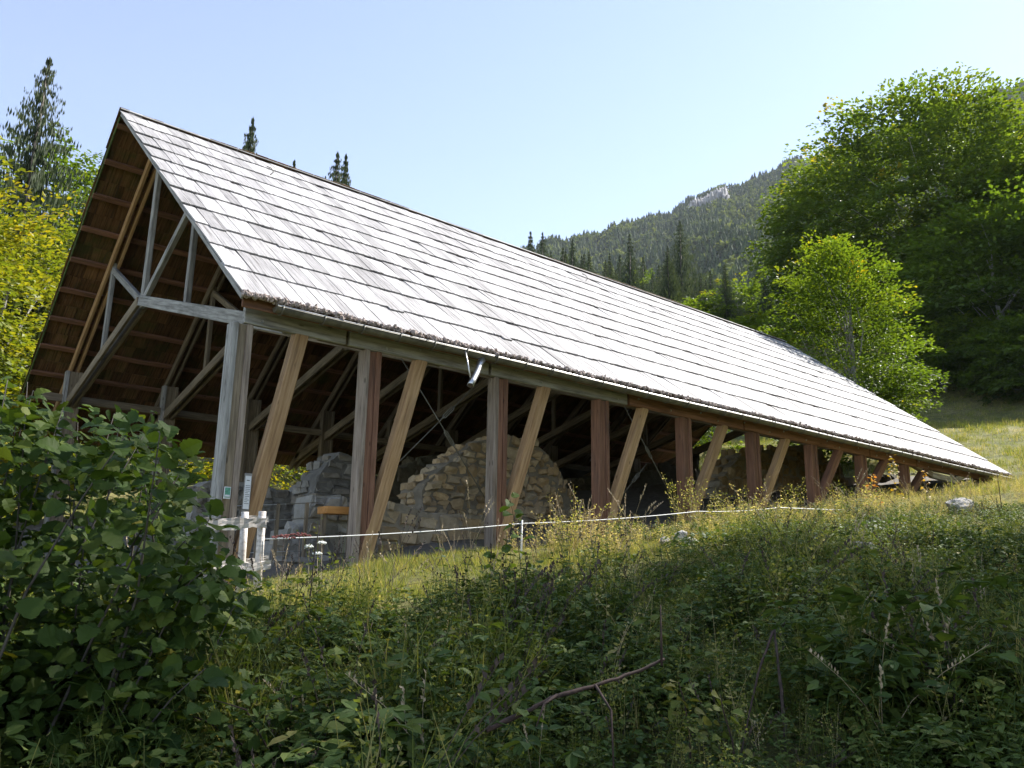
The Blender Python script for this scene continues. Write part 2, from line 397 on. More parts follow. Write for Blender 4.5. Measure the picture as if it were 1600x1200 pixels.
# ---- mountain: a long wooded flank rising behind the far end of the shelter
AZ = np.radians([12, 22, 30, 36, 41, 45, 50, 54.4, 60, 67.6, 74, 80, 88, 100, 115, 130])
SLP = np.array([.03, .10, .24, .365, .405, .425, .446, .474, .502, .528, .545, .56, .565, .50, .36, .2])
DC = np.array([800, 850, 900, 950, 1000, 1060, 1150, 1250, 1350, 1450, 1500, 1550, 1550, 1500, 1450, 1400])
def mount(azi, v):
    """azi bearing, v 0 at the foot .. 1 crest .. 1.4 behind"""
    dc = np.interp(azi, AZ, DC); sp = np.interp(azi, AZ, SLP)
    sp = sp + 0.003*np.sin(azi*61)+0.0025*np.sin(azi*143+1)
    d0 = 230 + 15*np.sin(azi*9)
    d = d0+(dc-d0)*v
    x = d*np.sin(azi); y = d*np.cos(azi)
    z0 = gz(d0*np.sin(azi), d0*np.cos(azi))-2.5; zc = sp*dc
    vv = np.clip(v, 0, 1)
    z = z0+(zc-z0)*(0.9*vv+0.1*vv**2.2)
    z = z - np.where(v > 1, (v-1)*dc*0.5, 0)
    w = np.sin(np.pi*np.clip(v, 0, 1))
    z = z + w*(8*np.sin(azi*19+v*3)+4*np.sin(azi*43+v*9)+3*np.sin(v*23+azi*30))
    return np.stack([x, y, z], -1)
azs = np.linspace(AZ[0], AZ[-1], 170); vs = np.concatenate([np.linspace(0, 1, 60), np.linspace(1.05, 1.5, 6)])
A2, V2 = np.meshgrid(azs, vs, indexing='ij'); P = mount(A2, V2).reshape(-1, 3); nx, ny = len(azs), len(vs)
ii, jj = np.meshgrid(np.arange(nx-1), np.arange(ny-1), indexing='ij'); a = (ii*ny+jj).ravel()
M_MOUNT = plain('wooded_slope_soil', (0.045, 0.055, 0.025), 0.95, 0, 0.05, 0.4)
mountain = link('mountain', npmesh('mountain', P, [np.stack([a, a+1, a+ny+1, a+ny], 1)], None, True), M_MOUNT); tag(mountain, kind='structure')

# ================================================================== ROOF GEOMETRY
X0, X1 = 3.854, 30.615; YE, ZE = 10.058, 3.54; RY, RZ = 18.133, 9.872
SL = math.hypot(RY-YE, RZ-ZE); CA, SA = (RY-YE)/SL, (RZ-ZE)/SL
YP, ZP = 10.468, 3.246
NC = 11; EXPO = SL/NC
def near_pt(x, s, n=0.0): return (x, YE+CA*s-SA*n, ZE+SA*s+CA*n)
def far_pt(x, s, n=0.0): return (x, 2*RY-YE-CA*s+SA*n, ZE+SA*s+CA*n)
def slope_frame(x, s, n, far, tilt=0.0, yawj=0.0):
    """local X along the ridge, Y up the slope, Z out of the roof"""
    o = Vector(far_pt(x, s, n) if far else near_pt(x, s, n))
    ax = Vector((1, 0, 0)); up = Vector((0, -CA, SA)) if far else Vector((0, CA, SA))
    if far: ax = Vector((-1, 0, 0))
    nz = ax.cross(up)
    m = Matrix.Identity(4)
    for i in range(3): m[i][0] = ax[i]; m[i][1] = up[i]; m[i][2] = nz[i]; m[i][3] = o[i]
    return m @ Matrix.Rotation(yawj, 4, 'Z') @ Matrix.Rotation(tilt, 4, 'X')

shelter = thing('timber_shelter', (4.05, YP, 0.0), 'long timber shelter with steep weathered shingle roof standing over the ruins', 'shelter')
def part(name, me, mat, mw=Matrix.Identity(4), parent=None): return child(name, me, mat, parent or shelter, mw)

# ---- shingles
def shingle_mesh(seed):
    r = random.Random(seed); L = 1.07; th = 0.024; ns = 4
    V = []; xs = [-0.5+i/(ns) for i in range(ns+1)]
    butt = [r.uniform(-0.010, 0.010) for _ in xs]; cup = r.uniform(-0.004, 0.005)
    for lay, z in ((0, 0.0), (1, 1.0)):
        for k, x in enumerate(xs):
            c = cup*(1-(2*x)**2)
            V.append((x*0.985, butt[k], c + z*(th+r.uniform(-0.004, 0.004))))
        for k, x in enumerate(xs):
            V.append((x*0.985, L*0.5, c*0.6 + z*0.024))
        for k, x in enumerate(xs):
            V.append((x*0.985, L, z*0.014))
    n = ns+1; F = []
    b = 3*n
    for rr in range(2):
        for k in range(ns):
            i = rr*n+k
            F.append((b+i, b+i+1, b+i+n+1, b+i+n)); F.append((i, i+n, i+n+1, i+1))
        F.append((rr*n, b+rr*n, b+rr*n+n, rr*n+n)); F.append((rr*n+ns, rr*n+n+ns, b+rr*n+n+ns, b+rr*n+ns))
    for k in range(ns):
        F.append((k, k+1, b+k+1, b+k)); F.append((2*n+k, b+2*n+k, b+2*n+k+1, 2*n+k+1))
    return np.array(V, float), np.array(F)
SHV = [shingle_mesh(k) for k in range(6)]
def lay_shingles(far, mat, budget, name_mass):
    slope = part('roof_slope', npmesh('roof_slope', [*(np.array([far_pt(x, s, n) if far else near_pt(x, s, n)
            for x in (X0+0.03, X1-0.03) for s in (0.03, SL-0.02) for n in ((0.085, 0.10) if far else (-0.030, -0.012))]))],
            [np.array([[0, 1, 3, 2], [4, 6, 7, 5], [0, 4, 5, 1], [2, 3, 7, 6], [0, 2, 6, 4], [1, 5, 7, 3]])]), M_BACKING)  # sheet added behind the shingles to stop light leaking through the joints
    PW[slope.name] = PW[shelter.name]
    slope.matrix_local = Matrix.Translation(-PW[shelter.name])
    slope['label'] = 'shaded slope seen from below' if far else 'sunlit pale slope above the gutter'
    PWs = Vector((0, 0, 0)); PW[slope.name] = PWs
    meshes = []
    for Vv, Ff in SHV:
        me = npmesh('shingle', Vv, [Ff]); me.materials.append(mat); meshes.append(me)
    items = []
    r = random.Random(11+far)
    for k in range(NC):
        x = X0 + r.uniform(-0.03, 0.0)
        while x < X1:
            wd = r.choice((0.14, 0.18, 0.20, 0.24, 0.26, 0.30, 0.36))*r.uniform(0.9, 1.1)
            if x+wd > X1-0.05: wd = X1-x+0.02
            sj = r.gauss(0, 0.005) + 0.016*math.sin(x*0.5+k)+0.008*math.sin(x*1.9+2*k) - (0.09 if r.random() < 0.012 else 0)
            lift = r.uniform(-0.02, -0.008) if r.random() < 0.06 else 0.0
            items.append((x+wd/2, wd, k, sj, r.randrange(6), lift+r.gauss(0, 0.0026), r.gauss(0, 0.003), r.gauss(0, 0.0016)+0.004*math.sin(x*0.6+k*0.7)))
            x += wd + r.choice((0.005, 0.008, 0.011, 0.016))
    # those that show largest: nearest the camera
    def dist(it):
        p = (far_pt if far else near_pt)(it[0], it[2]*EXPO+0.5); return math.dist(p, (0, 0, 0))
    if far: items.sort(key=lambda it: it[0]+0.0*it[2])
    else: items.sort(key=dist)
    acc = Acc()
    for n, (xc, wd, k, sj, vi, tj, yj, nj) in enumerate(items):
        mw = slope_frame(xc, k*EXPO-0.04+sj, 0.028+nj, far, -0.021+tj, yj) @ Matrix.Diagonal((wd, 1, 1, 1))
        if n < budget:
            o = bpy.data.objects.new('shingle', meshes[vi]); COL.objects.link(o); o.parent = slope; o.matrix_local = mw
        else:
            Vv, Ff = SHV[vi]; mm = np.array(mw)
            acc.add(Vv @ mm[:3, :3].T + mm[:3, 3], Q=Ff)
    mass = child(name_mass, acc.mesh(name_mass), mat, slope, Matrix.Identity(4)); tag(mass, kind='stuff')
    return slope
slope_near = lay_shingles(False, M_SH, 300, 'shingles')
slope_far = lay_shingles(True, M_SHU, 300, 'shingles')
# crust of lichen and rotten wood on the eave edge
acc = Acc(); ico = bmesh.new(); bmesh.ops.create_icosphere(ico, subdivisions=1, radius=1)
IV = np.array([v.co[:] for v in ico.verts]); IF = np.array([[v.index for v in f.verts] for f in ico.faces]); ico.free()
n = 2600; xs = X0+(X1-X0)*RNG.random(n)**1.5; pos = np.array([near_pt(x, -0.055+RNG.normal(0, 0.022), 0.028+RNG.normal(0, 0.016)) for x in xs])
R = rot_zyx(RNG.random(n)*6, RNG.random(n)*6, RNG.random(n)*6)*(0.012+0.026*RNG.random(n)**2)[:, None, None]*np.array([1.4, 1, 0.7])[None, None, :]
acc.inst(IV, IF, R, pos, RNG.random(n))
crust = child('lichen', acc.mesh('lichen'), M_LICHEN, slope_near, Matrix.Identity(4)); tag(crust, kind='stuff')
# second, dark starter layer of boards along the eave
r = random.Random(5); x = X0+0.02
startm = [npmesh('starter_board', Vv, [Ff]) for Vv, Ff in SHV[:3]]
acc = Acc()
while x < X1:
    wd = r.uniform(0.15, 0.3); mw = slope_frame(x+wd/2, -0.05+r.gauss(0, 0.008), -0.004, False, -0.004) @ Matrix.Diagonal((wd, 0.9, 1, 1))
    Vv, Ff = SHV[r.randrange(6)]; mm = np.array(mw); acc.add(Vv @ mm[:3, :3].T + mm[:3, 3], Q=Ff); x += wd+0.004
st = child('starter_course', acc.mesh('starter_course'), MW_RED, slope_near, Matrix.Identity(4)); tag(st, kind='stuff')
# ridge boards and verge boards
bar('ridge_board', near_pt(X0-0.02, SL-0.03, 0.078), near_pt(X1+0.02, SL-0.03, 0.078), 0.10, 0.018, MW_GREY, shelter, up=(0, -SA, CA))
bar('ridge_board', far_pt(X0-0.02, SL-0.02, 0.085), far_pt(X1+0.02, SL-0.02, 0.085), 0.16, 0.018, MW_GREY, shelter, up=(0, SA, CA))
for x in (X0+0.03, X1-0.03):
    bar('verge_board', near_pt(x, -0.02, -0.045), near_pt(x, SL-0.05, -0.045), 0.035, 0.065, MW_GREY, shelter, up=(0, -SA, CA))
    bar('verge_board', far_pt(x, -0.02, -0.03), far_pt(x, SL-0.12, -0.03), 0.035, 0.07, M_MOSSY, shelter, up=(0, SA, CA))
# battens under the slopes
for k in range(NC):
    s = k*EXPO+0.62
    bar('batten', far_pt(X0+0.02, s, -0.055), far_pt(X1-0.02, s, -0.055), 0.13, 0.075, MW_RED, shelter, up=(0, SA, CA))
for k in range(0, NC):
    s = k*EXPO+0.62
    bar('batten', near_pt(X0+0.06, s, -0.075), near_pt(X1-0.06, s, -0.075), 0.11, 0.07, MW_RED, shelter, up=(0, -SA, CA))
# fascia under the eave
bar('fascia', near_pt(X0+0.06, 0.03, -0.12), near_pt(X1-0.06, 0.03, -0.12), 0.03, 0.15, MW_RED, shelter)

# ---- trusses
def make_post(x, y, z0, z1, dx, mid, ma, mb):
    post = part('post', box_mesh(z1-z0-0.01, 0.16, 2*dx-0.09, 0.004), mid, frame((x, y, z0), (x, y, z1), (1, 0, 0))[0])
    for d, mt in ((-dx, ma), (dx, mb)):
        o = bpy.data.objects.new('plank', box_mesh(z1-z0, 0.215, 0.088, 0.009)); COL.objects.link(o); o.data.materials.append(mt)
        o.parent = post; o.matrix_local = Matrix.Translation((0, 0, d))
    return post
def depth_wood(x, k=0):
    if x < 6: return (MW_GREY, MW_BROWN)[k % 2]
    return (MW_BROWN, MW_RED)[k % 2]
XT = [4.82+2.5*k for k in range(10)]
ZN = 5.66; DV = 2.9
RD = 0.20         # rafters lie this far under the roof plane
for k, x in enumerate(XT):
    wd = MW_GREY if k == 0 else MW_BROWN
    raf = MW_TAN if k == 0 else MW_BROWN
    N = (x, RY, ZN)
    for dx in (-0.085, 0.085):
        xx = x+dx
        bar('tie_beam', (xx, RY-0.05, ZN), (xx, YP+0.1, ZP+0.14), 0.07, 0.23, wd, shelter)
        bar('tie_beam', (xx, RY+0.05, ZN), (xx, 2*RY-YP-0.15, 3.72), 0.07, 0.23, wd if k else MW_BROWN, shelter)
        bar('rafter', far_pt(xx, 0.1, -RD), far_pt(xx, SL-0.25, -RD), 0.07, 0.20, raf, shelter, up=(0, SA, CA))
        bar('rafter', near_pt(xx, 0.22, -RD-0.02), near_pt(xx, SL-0.25, -RD-0.02), 0.07, 0.20, raf, shelter, up=(0, -SA, CA))
    bar('king_post', (x, RY, ZN-0.14), (x, RY, RZ-0.42), 0.19, 0.10, wd, shelter, up=(1, 0, 0))
    for sg in (-1, 1):
        yv = RY+sg*DV; s_v = SL-DV/CA
        zt = ZE+SA*s_v-0.32
        t = DV/(RY-YP); zb = ZN+(ZP+0.14-ZN)*t if sg < 0 else ZN+(3.72-ZN)*t
        bar('strut', (x, RY+sg*0.12, ZN+0.05), (x, yv-sg*0.1, zt-0.12), 0.10, 0.15, wd, shelter)
        bar('upright', (x, yv, zb), (x, yv, zt+0.1), 0.15, 0.10, wd, shelter, up=(1, 0, 0))
    # far row of posts
    yf = 23.75; zt = ZN+(3.72-ZN)*(yf-RY)/(RY-YP)
    make_post(x, yf, float(gz(x, yf))-0.05, zt+0.85, 0.16, MW_BROWN, MW_GREY if k < 2 else MW_BROWN, MW_BROWN)
# far plate
for k in range(5):
    xa = X0+0.3+k*5.25; bar('wall_plate', (xa, 23.75, 4.35), (xa+5.2, 23.75, 4.35), 0.1, 0.2, MW_BROWN, shelter)

# ---- near row: posts of two planks round a set-back middle, raking braces, plate in overlapping lengths
PX = [4.05]+[6.07+2.5*i for i in range(8)]
for k, x in enumerate(PX):
    zg = float(gz(x, YP))-0.06
    if zg > ZP-0.35: continue
    front = MW_GREY if k == 0 else (MW_POST if k < 3 else MW_RED); side = MW_RED
    if k == 0: side = MW_POST
    make_post(x, YP+0.01, zg, ZP-0.002, 0.10, MW_RED if k else MW_BROWN, front, side)
    # brace in the plane of the row
    xt = x+0.86 if k == 0 else x+0.88+0.16*(k-1)
    if k > 4: xt = x+1.35
    A = (x+0.02 if k else x+0.08, YP-0.02, zg+0.05); B_ = (xt, YP-0.02, ZP+0.03)
    if k == 0: A = (x+0.18, YP-0.02, zg+0.05)
    br = bar('brace', A, B_, 0.20, 0.17, MW_TAN if k < 6 else MW_RED, shelter, up=(0, -1, 0), c=0.012)
# plate lengths
cuts = [4.02, 5.62, 8.3, 11.75, 15.6, 21.4, 24.2, 29.9]
for k in range(len(cuts)-1):
    mt = MW_GREY if k < 3 else MW_RED
    pl = bar('wall_plate', (cuts[k]+0.03, YP-0.07, ZP+0.125), (cuts[k+1]-0.03, YP-0.07, ZP+0.125), 0.075, 0.25, mt, shelter)
    if k < len(cuts)-2:
        bar('wall_plate', (cuts[k+1]-0.4, YP+0.035, ZP+0.13), (cuts[k+1]+0.4, YP+0.035, ZP+0.13), 0.10, 0.22, MW_BROWN, shelter)
# bolt heads
bolt = bmesh.new(); bmesh.ops.create_cone(bolt, cap_ends=True, segments=8, radius1=0.022, radius2=0.018, depth=0.016)
bme = bpy.data.meshes.new('bolt'); bolt.to_mesh(bme); bolt.free(); bme.materials.append(M_STEEL)
for k in range(26):
    x = 4.3+k*0.86+(k % 3)*0.13
    o = part('bolt', bme, None, Matrix.Translation((x, YP-0.115, ZP+0.07+0.09*(k % 2))) @ Matrix.Rotation(math.pi/2, 4, 'X'))
# under-slung frame where the ground meets the plate at the far end
pts = [at(1411, 716, YP), at(1454, 742, YP), at(1489, 751, YP), at(1515, 738, YP)]
for a_, b_ in zip(pts[:-1], pts[1:]): bar('frame_member', a_, b_, 0.14, 0.17, MW_PALE if a_ is not pts[0] else MW_BROWN, shelter)
for q in (pts[1], pts[2]): bar('upright', q, (q[0], q[1], ZP+0.2), 0.10, 0.10, MW_PALE, shelter, up=(1, 0, 0))
# steel tie rods with turnbuckles
def rod(A, B, tb):
    A, B = np.array(A), np.array(B)
    o = part('tie_rod', tube_mesh('tie_rod', [A, (A+B)/2, B], 0.009, 6), M_ZINC)
    o.matrix_local = Matrix.Translation(-PW[shelter.name]); PW[o.name] = Vector((0, 0, 0))
    c = A+(B-A)*tb; d = (B-A)/np.linalg.norm(B-A); n = np.cross(d, [0, 1, 0]); acc = Acc()
    for sg in (-1, 1):
        V_, T_, Q_ = tube([c-d*0.16, c-d*0.11+n*0.03*sg, c+d*0.11+n*0.03*sg, c+d*0.16], 0.008, 6); acc.add(V_, T_, Q_)
    t_ = child('turnbuckle', acc.mesh('turnbuckle'), M_ZINC, o, Matrix.Identity(4))
rod(at(627, 560, 10.6), at(765, 790, 10.6), 0.53); rod(at(745, 600, 10.62), at(600, 745, 10.62), 0.33)
rod(at(972, 628, 10.6), at(1062, 800, 10.6), 0.45); rod(at(1010, 725, 10.62), at(952, 800, 10.62), 0.3)
# gutter with brackets
def gutter():
    n = 9; th = np.linspace(math.pi, 2*math.pi, n); xs = np.linspace(4.32, X1-0.15, 60); acc = Acc()
    yc, rr = YE-0.035, 0.075
    prof = [(yc+rr*math.cos(t_), rr*math.sin(t_)) for t_ in th]; prof_o = [(yc+(rr+0.006)*math.cos(t_), (rr+0.006)*math.sin(t_)) for t_ in th]
    prof = [(prof[0][0]-0.014, 0.0)]+prof; prof_o = [(prof_o[0][0]-0.016, -0.012)]+prof_o
    m = len(prof); V = []
    for x in xs:
        zc = 3.45-0.0015*(x-4.3)+0.006*math.sin(x*0.9)
        V += [(x, y, zc+z) for y, z in prof]+[(x, y, zc+z) for y, z in prof_o]
    Q = []
    for i in range(len(xs)-1):
        for j in range(m-1):
            a = i*2*m+j; Q.append((a, a+1, a+2*m+1, a+2*m)); b = a+m; Q.append((b, b+2*m, b+2*m+1, b+1))
        a = i*2*m; Q.append((a, a+2*m, a+3*m, a+m)); a = i*2*m+m-1; Q.append((a, a+m, a+3*m, a+2*m))
    acc.add(V, Q=np.array(Q))
    end = 0
    acc.add(np.array([(4.32, y, 3.45+z) for y, z in prof_o[1:]]+[(4.32, yc, 3.45)]), T=np.array([[i, i+1, m-1] for i in range(m-2)]))
    o = part('gutter', acc.mesh('gutter', False), M_ZINC); o.matrix_local = Matrix.Translation(-PW[shelter.name]); PW[o.name] = Vector((0, 0, 0))
    bm_ = tube_mesh('bracket', [(0, yc+0.09, 0.02), (0, yc+0.083, -0.05), (0, yc+0.05, -0.086), (0, yc, -0.096), (0, yc-0.05, -0.086), (0, yc-0.083, -0.05), (0, yc-0.092, 0.0)], 0.010, 5)
    strap = npmesh('strap', [(-.012, yc-.1, .012), (.012, yc-.1, .012), (.012, yc+.1, .03), (-.012, yc+.1, .03), (-.012, yc-.1, .018), (.012, yc-.1, .018), (.012, yc+.1, .036), (-.012, yc+.1, .036)],
                   [np.array([[0, 1, 2, 3], [4, 7, 6, 5], [0, 4, 5, 1], [2, 6, 7, 3], [1, 5, 6, 2], [0, 3, 7, 4]])])
    k = 0; x = 4.4
    while x < X1-0.2:
        zc = 3.45-0.0015*(x-4.3)+0.006*math.sin(x*0.9)
        b = child('bracket', bm_, M_ZINC, o, Matrix.Translation((x, 0, zc)))
        child('strap', strap, M_STEEL, o, Matrix.Translation((x, 0, zc-0.005)))
        x += 0.62
    lip = child('lip', tube_mesh('lip', [(x_, yc-rr-0.008, 3.455-0.0015*(x_-4.3)+0.006*math.sin(x_*0.9)) for x_ in np.linspace(4.32, X1-0.15, 60)], 0.009, 5), M_STEEL, o, Matrix.Identity(4))
gutter()
a_ = at(752, 566, YE-0.04); b_ = at(744, 582, YE-0.12); c_ = at(735, 603, YE-0.24)
sp = part('downspout', tube_mesh('downspout', [at(753, 562, YE-0.035), at(749, 571, YE-0.06), at(745, 582, YE-0.13), at(739, 594, YE-0.22), at(735, 602, YE-0.27)], [0.062, 0.05, 0.05, 0.05, 0.053], 14), M_STEEL)
sp.matrix_local = Matrix.Translation(-PW[shelter.name]); PW[sp.name] = Vector((0, 0, 0))
child('stay', tube_mesh('stay', [at(727, 548, YE-0.11), at(731, 568, YE-0.16), at(735, 590, YE-0.26)], 0.013, 6), M_STEEL, sp, Matrix.Identity(4))
child('mouth_shade', npmesh('mouth_shade', *(lambda c: (c[0], [c[1], c[2]]))(tube([at(735, 602, YE-0.272), at(734.7, 602.6, YE-0.276)], 0.044, 14))), M_BACKING, sp, Matrix.Identity(4))  # dark disc standing in for the shade inside the open pipe
# hooks on the slope
for s_, x_ in ((SL-0.95*1.9, 6.8), (SL-1.6, 17.2), (SL-1.4, 25.0)):
    p0 = np.array(near_pt(x_, s_, 0.06)); o = part('roof_hook', tube_mesh('roof_hook', [p0, p0+[0.05, -0.05, 0.07], p0+[0.03, 0.05, 0.2], p0+[-0.05, 0.12, 0.25]], 0.012, 5), M_ZINC)
    o.matrix_local = Matrix.Translation(-PW[shelter.name])

# ================================================================== RUINS
def stone_block(seed, off=0.10, sd=0.075):
    r = np.random.default_rng(seed)
    bm = bmesh.new(); bmesh.ops.create_cube(bm, size=1)
    bmesh.ops.bevel(bm, geom=bm.edges[:], offset=off, segments=1, affect='EDGES')
    for v in bm.verts: v.co += Vector(r.normal(0, sd, 3))
    bmesh.ops.triangulate(bm, faces=bm.faces[:])
    me = bpy.data.meshes.new('stone'); bm.to_mesh(me); bm.free(); return me
STN = [stone_block(100+k) for k in range(7)]; STN_R = [stone_block(200+k, 0.2, 0.095) for k in range(7)]
_stone_sets = {}
def stone_set(mat, rub=False):
    key = (mat.name, rub)
    if key not in _stone_sets:
        L = []
        for m in (STN_R if rub else STN):
            c = m.copy(); c.materials.append(mat); L.append(c)
        _stone_sets[key] = L
    return _stone_sets[key]
def inside_runs(poly, z):
    xs = []
    n = len(poly)
    for i in range(n):
        (xa, za), (xb, zb) = poly[i], poly[(i+1) % n]
        if (za > z) != (zb > z): xs.append(xa+(z-za)/(zb-za)*(xb-xa))
    xs.sort(); return list(zip(xs[::2], xs[1::2]))
def ruin_wall(name, pix, y, thick, course, lens, mat, mort, label, seed=1, rough=0.02, quoin=None, nmax=300, turn=0.0):
    """wall parallel to the ridge, its broken outline given at the front face, stones one by one over a mortar core"""
    r = random.Random(seed)
    poly = [tuple(at(px, py, y)[[0, 2]]) for px, py in pix]
    zmin = min(p[1] for p in poly); xm = sum(p[0] for p in poly)/len(poly)
    base = Vector((xm, y, zmin)); w = thing(name, base, label, 'ruined wall'); rotm = Matrix.Translation(base) @ Matrix.Rotation(turn, 4, 'Z') @ Matrix.Translation(-base)
    # core: closed extrusion of the outline, set back behind the stone faces
    pts = []
    for i in range(len(poly)):
        a_, b_ = np.array(poly[i]), np.array(poly[(i+1) % len(poly)]); k = max(1, int(np.linalg.norm(b_-a_)/0.12))
        for q in range(k):
            p_ = a_+(b_-a_)*q/k; pts.append(p_+np.array([r.uniform(-.03, .03), r.uniform(-.045, .0)]))
    bm = bmesh.new(); vs_ = [bm.verts.new((p_[0], y+0.03+r.uniform(-0.015, 0.02), p_[1])) for p_ in pts]
    f = bm.faces.new(vs_); ex = bmesh.ops.extrude_face_region(bm, geom=[f]); 
    for v in ex['geom']:
        if isinstance(v, bmesh.types.BMVert): v.co += Vector((r.uniform(-.04, .04), thick-0.05, r.uniform(-.08, .04)))
    bmesh.ops.triangulate(bm, faces=bm.faces[:]); bmesh.ops.recalc_face_normals(bm, faces=bm.faces[:])
    me = bpy.data.meshes.new('core'); bm.to_mesh(me); bm.free()
    child('core', me, mort, w, rotm)
    ss = stone_set(mat, rough > 0.03); qs = stone_set(quoin) if quoin else ss
    z = zmin; n = 0
    while n < nmax:
        h = course*r.uniform(0.65, 1.35); runs = inside_runs(poly, z+h*0.6)
        if z > max(p[1] for p in poly): break
        for xa, xb in runs:
            x = xa+r.uniform(0, 0.03); first = True
            while x < xb-0.04 and n < nmax:
                l = min(r.uniform(*lens), xb-x)
                if xb-x-l < lens[0]*0.5: l = xb-x
                hh = h*r.uniform(0.66, 1.0)*(1.18 if rough > 0.03 else 1.0); l = l*(r.uniform(0.7, 1.0) if rough > 0.03 else 1.0); dz = r.uniform(-.03, .03)*h/0.16; dep = 0.24*r.uniform(0.85, 1.1)
                use = qs if (first and quoin) else ss
                o = bpy.data.objects.new('stone', use[r.randrange(7)]); COL.objects.link(o); o.parent = w
                m = Matrix.Translation((x+l/2, y+0.10+r.uniform(-rough, rough), z+h/2+dz)) @ Matrix.Rotation(r.gauss(0, rough*2.2), 4, 'Y') @ Matrix.Rotation(r.gauss(0, .03), 4, 'Z') @ Matrix.Diagonal(((l-0.02-0.02*r.random()), dep, hh-0.012, 1))
                if first and quoin: m = Matrix.Translation((x+l/2, y+0.17, z+h/2)) @ Matrix.Rotation(r.gauss(0, .08), 4, 'Z') @ Matrix.Diagonal((l, 0.36, hh, 1))
                o.matrix_local = Matrix.Translation(-base) @ rotm @ m
                if first and thick > 0.6:
                    for yy in (0.42, 0.66):
                        o2 = bpy.data.objects.new('stone', ss[r.randrange(7)]); COL.objects.link(o2); o2.parent = w; n += 1
                        o2.matrix_local = Matrix.Translation(-base) @ rotm @ Matrix.Translation((x+0.05+r.uniform(-.03, .03), y+yy, z+h/2+dz)) @ Matrix.Rotation(r.gauss(0, .06), 4, 'X') @ Matrix.Diagonal((0.2, 0.25*r.uniform(0.8, 1.1), hh, 1))
                x += l; n += 1; first = False
        z += h
    return w
ruin_wall('rubble_wall', [(650, 885), (664, 800), (660, 765), (668, 750), (690, 732), (714, 717), (728, 700), (740, 690), (760, 686), (790, 684), (830, 688), (850, 700), (868, 722), (882, 750), (893, 768), (903, 792), (914, 800), (918, 815), (930, 885)],
          12.3, 0.8, 0.16, (0.16, 0.42), M_ST_TAN, M_MORTAR, 'tall tan rubble wall with a rounded broken top behind the raking braces', 3, 0.055)
ruin_wall('ashlar_wall', [(588, 892), (590, 790), (605, 783), (640, 788), (656, 796), (690, 800), (760, 803), (763, 892)],
          11.45, 0.5, 0.2, (0.22, 0.45), M_ST_TAN, M_MORTAR, 'low squared-stone wall with pale mortar below the tall rubble wall', 4, 0.015)
ruin_wall('wall_stump', [(478, 885), (488, 775), (498, 745), (508, 728), (522, 716), (535, 706), (553, 712), (566, 730), (572, 885)],
          14.2, 0.7, 0.2, (0.25, 0.5), M_ST_GREY, M_MORTARG, 'grey wall stump of dressed blocks stepping up behind the first bay', 5, 0.03)
ruin_wall('low_wall', [(296, 890), (302, 765), (330, 748), (380, 752), (420, 757), (445, 768), (480, 762), (495, 752), (500, 890)],
          15.6, 0.7, 0.19, (0.2, 0.45), M_ST_GREY, M_MORTARG, 'long low wall of dark grey rubble below the leafy gap', 6, 0.04)
ruin_wall('stone_pier', [(482, 892), (483, 800), (490, 770), (535, 771), (552, 800), (553, 892)],
          11.5, 0.55, 0.24, (0.2, 0.4), M_ST_LIGHT, M_MORTARG, 'short pale stone pier under the orange plank', 7, 0.02)
ruin_wall('masonry_stub', [(424, 890), (428, 842), (446, 836), (452, 824), (470, 822), (478, 838), (480, 890)],
          11.6, 0.6, 0.22, (0.2, 0.4), M_ST_LIGHT, M_MORTARG, 'broken pale block of masonry beside the white fence', 8, 0.04)
ruin_wall('foundation_ledge', [(418, 905), (424, 876), (500, 872), (600, 868), (700, 858), (800, 848), (920, 832), (1000, 828), (1002, 860), (700, 890)],
          10.95, 0.6, 0.14, (0.3, 0.7), M_ST_GREY, M_MORTARG, 'foot-high stone ledge running along the foot of the ruins', 9, 0.03)
ruin_wall('mossy_wall', [(1100, 850), (1108, 800), (1126, 752), (1150, 720), (1160, 706), (1200, 702), (1265, 693), (1285, 702), (1293, 718), (1305, 728), (1315, 730), (1320, 745), (1340, 745), (1345, 758), (1375, 763), (1382, 850)],
          14.0, 0.8, 0.24, (0.25, 0.6), M_ST_TAN, M_MORTAR, 'ochre rubble wall stepping down towards the far end of the shelter', 10, 0.04)
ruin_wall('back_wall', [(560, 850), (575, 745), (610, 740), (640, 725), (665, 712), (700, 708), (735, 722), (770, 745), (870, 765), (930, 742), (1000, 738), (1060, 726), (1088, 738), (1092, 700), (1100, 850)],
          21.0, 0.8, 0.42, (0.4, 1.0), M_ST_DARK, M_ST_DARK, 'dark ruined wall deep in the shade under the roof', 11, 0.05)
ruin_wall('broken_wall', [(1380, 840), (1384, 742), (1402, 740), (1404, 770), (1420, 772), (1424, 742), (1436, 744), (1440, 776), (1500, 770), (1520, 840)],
          13.4, 0.7, 0.28, (0.3, 0.6), M_ST_DARK, M_ST_DARK, 'jagged dark wall stubs below the under-slung frame', 12, 0.04)

